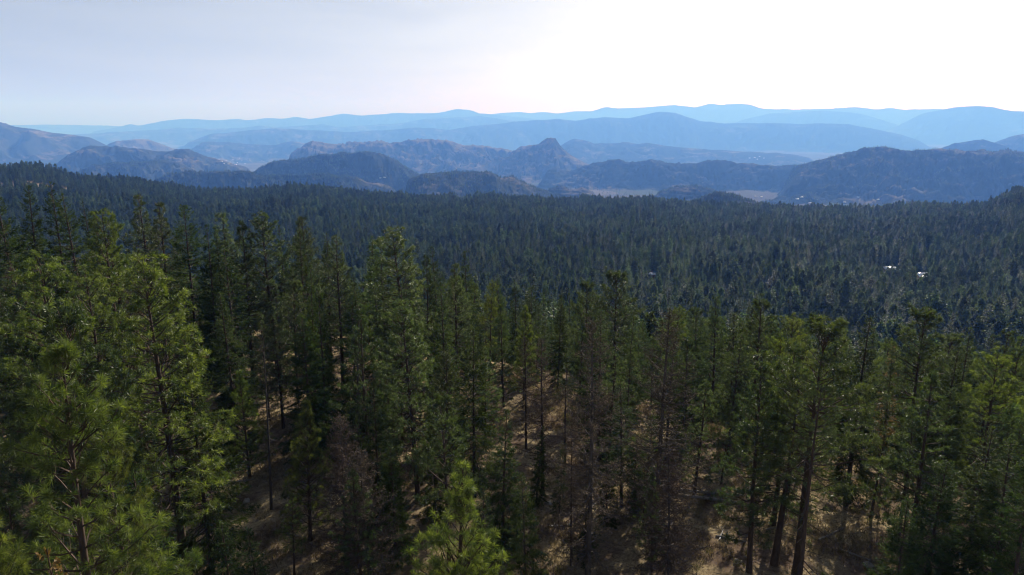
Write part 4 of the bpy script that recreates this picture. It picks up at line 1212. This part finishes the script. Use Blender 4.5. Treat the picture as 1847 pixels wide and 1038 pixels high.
def hill_trees():
    rg = np.random.default_rng(15)
    P = []
    for rng_m, X, Y, Z, S, U in HILL_SURF:
        if rng_m > 6500:
            continue
        n = fbm(X / 260.0, Y / 260.0, 400, 4)
        ridge = np.exp(-(np.abs(S) / 0.10) ** 2)
        pr = np.clip((n + 0.15 + 0.35 * ridge) * 0.55, 0, 0.55)
        for rep in range(2):
            m = (rg.random(X.shape) < pr) & (S < 0.15)
            m[-1, :] = False; m[:, -1] = False; m[0, :] = False
            ii, jj = np.nonzero(m)
            fu, fv = rg.uniform(0, 1, len(ii)), rg.uniform(0, 1, len(ii))
            def lerp(A):
                return (A[ii, jj] * (1 - fu) * (1 - fv) + A[ii + 1, jj] * fu * (1 - fv) + A[ii, jj + 1] * (1 - fu) * fv + A[ii + 1, jj + 1] * fu * fv)
            P.append(np.stack([lerp(X), lerp(Y), lerp(Z) - 0.5], 1))
    m = 26000
    az = np.radians(rg.uniform(-40, 40, m)); rr = np.sqrt(rg.uniform(2300 ** 2, 9500 ** 2, m))
    vx, vy = rr * np.sin(az), rr * np.cos(az)
    keep = fbm(vx / 420.0, vy / 600.0, 410, 4) > 0.10 + 0.25 * rg.random(m)
    vx, vy = vx[keep], vy[keep]
    P.append(np.stack([vx, vy, ground_z(vx, vy) - 0.5], 1))
    P = np.concatenate(P)
    n = len(P)
    k = rg.uniform(0.35, 0.75, n)
    scatter('distant_woods', P, np.stack([k * 1.2, k * 1.2, k], 1), rg.uniform(0, 6.28, n), rg.integers(0, 5, n), 'scattered dark trees dotted over the valley hills')
    print('hill trees', n)

hill_trees()

# ------------------------------------------------------------------ buildings
def add_house(x, y, z, w, d, hgt, yaw, roof, wall, label, group=None):
    e = link('house', None, label=label, category='house', group=group)
    e.location = (x, y, z - 0.3); e.rotation_euler = (0, 0, yaw)
    a, b = w / 2, d / 2
    v = [(-a, -b, 0), (a, -b, 0), (a, b, 0), (-a, b, 0), (-a, -b, hgt), (a, -b, hgt), (a, b, hgt), (-a, b, hgt), (-a, 0, hgt + d * 0.2), (a, 0, hgt + d * 0.2)]
    g = mesh_from('house_wall', v, [np.array([(0, 1, 5, 4), (2, 3, 7, 6)]), np.array([(1, 2, 6, 9, 5), (3, 0, 4, 8, 7)])], [M[wall]])
    link('wall', g, e)
    o, t = 0.5, 0.15
    rise = d * 0.2
    sl = rise / b
    v = []
    for sx in (-a - o, a + o):
        v += [(sx, -b - o, hgt - o * sl + 0.02), (sx, 0, hgt + rise + 0.02), (sx, b + o, hgt - o * sl + 0.02),
              (sx, -b - o, hgt - o * sl + t + 0.02), (sx, 0, hgt + rise + t + 0.02), (sx, b + o, hgt - o * sl + t + 0.02)]
    q = np.array([(0, 1, 7, 6), (1, 2, 8, 7), (3, 9, 10, 4), (4, 10, 11, 5), (0, 6, 9, 3), (2, 5, 11, 8), (0, 3, 4, 1), (1, 4, 5, 2), (6, 7, 10, 9), (7, 8, 11, 10)])
    link('roof', mesh_from('house_roof', v, [q], [M[roof]]), e)
    # a door and windows on the long side facing the camera
    yb = -b - 0.03
    def panel(nm, x0, x1, z0, z1, mat):
        vv = [(x0, yb - 0.03, z0), (x1, yb - 0.03, z0), (x1, yb - 0.03, z1), (x0, yb - 0.03, z1), (x0, yb + 0.02, z0), (x1, yb + 0.02, z0), (x1, yb + 0.02, z1), (x0, yb + 0.02, z1)]
        qq = np.array([(0, 1, 2, 3), (0, 4, 5, 1), (1, 5, 6, 2), (2, 6, 7, 3), (3, 7, 4, 0)])
        link(nm, mesh_from('house_' + nm, vv, [qq], [M[mat]]), e)
    panel('door', -0.5, 0.5, 0.3, 2.3, 'log_wall' if wall != 'log_wall' else 'white_wall')
    for sx in (-1, 1):
        panel('window', sx * a * 0.55 - 0.6, sx * a * 0.55 + 0.6, 1.2, 2.3, 'pane')
    return e

M['white_roof'] = plain_mat('pale_roof', (0.62, 0.61, 0.60), 0.5, 0.0, 0.5, 0.1)
M['pane'] = plain_mat('window_pane', (0.05, 0.06, 0.07), 0.1, 0.0, 1.0, 0.1)
for (px, py, w, d, lab), (x, y, z) in zip(CABINS, CAB_POS):
    add_house(x, y, z, w, d, 3.4, math.atan2(-x, y) * 0 + trng.uniform(-0.3, 0.3), 'roof', 'log_wall', lab)

FAR_NAMES = {686: 'smaller white farmhouse at the foot of the long dark-faced hill', 693: 'larger white farmhouse at the foot of the long dark-faced hill',
             1362: 'tiny barn on the green valley fields above the forest rim', 1373: 'second tiny barn on the green valley fields above the forest rim',
             1438: 'white farm building on the green valley floor beside a pale track', 1446: 'white farm shed beyond the farm building by the pale track',
             1461: 'little valley house just above the forest rim treetops', 1548: 'valley house under the broad wooded hill',
             1584: 'second valley house under the broad wooded hill', 1595: 'valley house closest to the forest rim under the broad wooded hill', 1523: 'small pale house on the fields near the forest rim'}
for (px, py, w), pos in zip(FAR_HOUSES, FAR_POS):
    if pos is None:
        continue
    if px in FAR_NAMES:
        lab, grp = FAR_NAMES[px], None
    elif px < 460:
        lab, grp = 'tiny pale house of the far village at the end of the tan valley', 'houses of the far village'
    else:
        lab, grp = 'tiny pale house of the hazy hamlet beyond the low middle ridge', 'houses of the hazy hamlet'
    add_house(pos[0], pos[1], pos[2] + 0.4, w, w * 0.6, w * 0.28, trng.uniform(-0.5, 0.5), 'white_roof', 'white_wall', lab, grp)

# ------------------------------------------------------------------ forest floor
def add_log(px, py, length, yaw, rad, mat, label, group=None):
    x, y, z = ray_ground(px, py, 25.0)
    rg = np.random.default_rng(int(px * 7 + py))
    g = Geo()
    n = np.linspace(0, 1, 7)
    p = np.stack([(n - 0.5) * length, rg.normal(0, 0.03 * length * 0.3, 7), np.zeros(7)], 1)
    g.tube(p, rad * (1 - 0.45 * n), 8, 0.5)
    e = link('fallen_log', None, label=label, category='log', group=group)
    c, s_ = math.cos(yaw), math.sin(yaw)
    z0 = float(ground_z(x - c * length / 2, y - s_ * length / 2)); z1 = float(ground_z(x + c * length / 2, y + s_ * length / 2))
    e.location = (x, y, (z0 + z1) / 2 + rad * 0.7)
    e.rotation_euler = (0, -math.atan2(z1 - z0, length), yaw)
    link('stem', g.mesh('log_stem', [M[mat]], smooth_all=True), e)
    b = Geo()
    for k in range(5):
        f = rg.uniform(0.2, 0.95)
        o = np.array([(f - 0.5) * length, 0, rad * 0.3])
        d = np.array([rg.uniform(0.1, 0.5), rg.choice([-1, 1]) * rg.uniform(0.4, 1), rg.uniform(0.2, 0.9)])
        nn = np.linspace(0, 1, 3)
        b.tube(o + np.outer(nn * rg.uniform(0.3, 0.9), d), rad * 0.22 * (1 - nn) + 0.008, 4, 0.5)
    link('branch_stubs', b.mesh('log_stubs', [M[mat]]), e)

LOGS = [(1283, 893, 6.5, -0.10, 0.17, 'log', 'upper of two parallel fallen logs below the bright rounded pine'),
        (1272, 903, 6.0, -0.14, 0.20, 'log', 'lower of two parallel fallen logs below the bright rounded pine'),
        (1301, 966, 1.9, 1.10, 0.07, 'pale_wood', 'short bleached white stick lying on the sunlit slope'),
        (1318, 974, 2.6, -0.30, 0.10, 'log', 'short dark log just beyond the bleached white stick'),
        (1402, 952, 2.4, 0.35, 0.07, 'log', 'pale branch on the ground beside the straight-trunked dark pine'),
        (385, 738, 5.0, 0.15, 0.14, 'log', 'fallen log across the far shaded end of the clearing'),
        (405, 830, 2.2, -0.5, 0.09, 'pale_wood', 'bleached broken branch in the sunny middle of the clearing'),
        (420, 872, 4.0, 0.3, 0.12, 'log', 'mossy fallen log at the near end of the clearing'),
        (520, 965, 3.0, -0.4, 0.10, 'log', 'grey fallen branch by the scraggly little pine'),
        (925, 690, 3.4, 0.1, 0.12, 'log', 'fallen log at the top of the sunlit ground strip'),
        (1500, 965, 3.5, 0.5, 0.12, 'log', 'rotting log on the shaded grass behind the thick-trunked pine'),
        (1545, 1005, 2.8, -0.7, 0.10, 'log', 'dead branch low on the shaded grass near the dark firs'),
        (1012, 950, 2.2, 0.2, 0.08, 'pale_wood', 'pale stick by the foot of the slim bare larch')]
for row in LOGS:
    add_log(*row)

def add_rock(px, py, size, label):
    x, y, z = ray_ground(px, py, 25.0)
    rg = np.random.default_rng(int(px + py * 3))
    n1, n2 = 9, 7
    th = np.linspace(0, 2 * np.pi, n1, endpoint=False); ph = np.linspace(0.12, np.pi - 0.12, n2)
    T, Pp = np.meshgrid(th, ph, indexing='ij')
    rr = size * (1 + 0.30 * rg.normal(size=T.shape).clip(-1, 1))
    v = np.stack([rr * np.sin(Pp) * np.cos(T), rr * np.sin(Pp) * np.sin(T) * 0.8, rr * np.cos(Pp) * 0.6], -1).reshape(-1, 3)
    i = np.arange(n1)[:, None]; j = np.arange(n2 - 1)[None, :]; k = (i + 1) % n1
    q = np.stack([i * n2 + j, i * n2 + j + 1, k * n2 + j + 1, k * n2 + j], -1).reshape(-1, 4)
    caps = np.array([[a * n2 for a in range(n1)], [a * n2 + n2 - 1 for a in range(n1 - 1, -1, -1)]])
    o = link('rock', mesh_from('rock', v, [q, caps], [M['rock']]), label=label, category='rock')
    o.location = (x, y, z + size * 0.15)

for row in [(1566, 1022, 0.42, 'dark rock on the shaded grass at the bottom edge'),
            (1530, 905, 0.35, 'small rock at the foot of the tall dark fir'),
            (403, 828, 0.30, 'pale rock in the sunny middle of the clearing'),
            (445, 905, 0.40, 'grey rock near the thin nearly bare trunk'),
            (1330, 1015, 0.35, 'grey rock on the sunlit grassy slope'),
            (990, 910, 0.35, 'rock on the sunlit ground strip by the bare larches')]:
    add_rock(*row)

def floor_cover():
    rg = np.random.default_rng(31)
    n = 60000
    az = np.radians(rg.uniform(-38, 38, n)); r = np.sqrt(rg.uniform(38 ** 2, 100 ** 2, n))
    x, y = r * np.sin(az), r * np.cos(az)
    keep = fbm(x / 5.0, y / 5.0, 500, 3) > 0.02
    x, y = x[keep], y[keep]
    z = ground_z(x, y)
    m, per = len(x), 4
    o = np.repeat(np.stack([x, y, z - 0.02], 1), per, 0) + rg.normal(0, 0.12, (m * per, 3)) * [1, 1, 0]
    d = rg.normal(0, 0.55, (m * per, 3)); d[:, 2] = 1.0
    g = Geo()
    tone = np.repeat(rg.uniform(0, 1, m), per)
    g.blades(o, d, rg.uniform(0.18, 0.5, m * per), rg.uniform(0.03, 0.09, m * per), rg, np.clip(tone + rg.normal(0, 0.1, m * per), 0, 1))
    link('dry_grass', g.mesh('dry_grass', [M['grass']]), kind='stuff', label='tufts of dry tan grass on the forest floor')
    # low brush
    n = 900
    az = np.radians(rg.uniform(-38, 38, n)); r = np.sqrt(rg.uniform(40 ** 2, 100 ** 2, n))
    x, y = r * np.sin(az), r * np.cos(az)
    per = 46
    size = np.repeat(rg.uniform(0.35, 1.0, n), per)
    o = np.repeat(np.stack([x, y, ground_z(x, y)], 1), per, 0) + rg.normal(0, 0.30, (n * per, 3)) * size[:, None] * [1, 1, 0.0] + np.array([0, 0, 1]) * (rg.uniform(0, 0.5, n * per) * size)[:, None]
    d = rg.normal(0, 0.7, (n * per, 3)); d[:, 2] = np.abs(d[:, 2]) + 0.4
    g = Geo()
    tone = np.repeat(rg.uniform(0, 1, n), per)
    g.blades(o, d, 0.34 * size, 0.06 * size, rg, np.clip(tone + rg.normal(0, 0.2, n * per), 0, 1))
    link('low_brush', g.mesh('low_brush', [M['shrub']]), kind='stuff', label='low olive brush scattered over the forest floor')
    # fallen twigs and branches
    n = 6000
    az = np.radians(rg.uniform(-38, 38, n)); r = np.sqrt(rg.uniform(40 ** 2, 105 ** 2, n))
    x, y = r * np.sin(az), r * np.cos(az)
    o = np.stack([x, y, ground_z(x, y) + 0.06], 1)
    d = rg.normal(size=(n, 3)); d[:, 2] *= 0.12
    g = Geo()
    g.blades(o, d, rg.uniform(0.5, 2.2, n), rg.uniform(0.03, 0.09, n), rg, rg.uniform(0, 1, n), side=np.tile([0, 0, 1.0], (n, 1)))
    link('fallen_twigs', g.mesh('fallen_twigs', [M['twig']]), kind='stuff', label='litter of fallen twigs and branches on the forest floor')
floor_cover()

print('counts', COUNT)


def build_cloud(px, py, wpx, hpx, label):
    rx, ry, rz = (float(a) for a in ray(px, py))
    k = 57000.0 / ry
    c = np.array([rx * k, 57000.0, CAM_Z + rz * k])
    L, Hh = wpx / F_PX * 57000.0, hpx / F_PX * 57000.0
    n1, n2 = 40, 12
    u = np.linspace(0, 1, n1); th = np.linspace(0, 2 * np.pi, n2, endpoint=False)
    U, T = np.meshgrid(u, th, indexing='ij')
    w = np.sin(np.pi * U) ** 0.7 * (0.75 + 0.6 * fbm(U * 6 + px, T * 0, 700, 3))
    x = (U - 0.5) * L
    y = np.cos(T) * w * Hh * 2.5
    z = np.sin(T) * w * Hh * 0.5 + Hh * 0.8 * np.sin(U * 5 + px) - U * Hh * 0.8 + Hh * 0.25 * fbm(U * 9, T, 705, 3)
    v = np.stack([x, y, z], -1).reshape(-1, 3)
    i = np.arange(n1 - 1)[:, None] * n2; j = np.arange(n2)[None, :]; kk = (j + 1) % n2
    q = np.stack([i + j, i + kk, i + n2 + kk, i + n2 + j], -1).reshape(-1, 4)
    m, nt, out = new_mat('cloud_vapour')
    pv = N(nt, 'ShaderNodeVolumePrincipled')
    pv.inputs['Color'].default_value = (1.0, 1.0, 1.0, 1.0)
    pv.inputs['Density'].default_value = 0.006
    pv.inputs['Anisotropy'].default_value = 0.7
    nt.links.new(pv.outputs[0], out.inputs['Volume'])
    o = link('cloud', mesh_from('cloud', v, [q], [m], smooth_faces=np.full(len(q), True)), kind='stuff', label=label)
    o.location = c
build_cloud(1038, 170, 26, 4.0, 'small white wisp of cloud low over the far peaks')
build_cloud(1114, 171, 20, 2.2, 'fainter white wisp of cloud beside the first one')
build_haze()
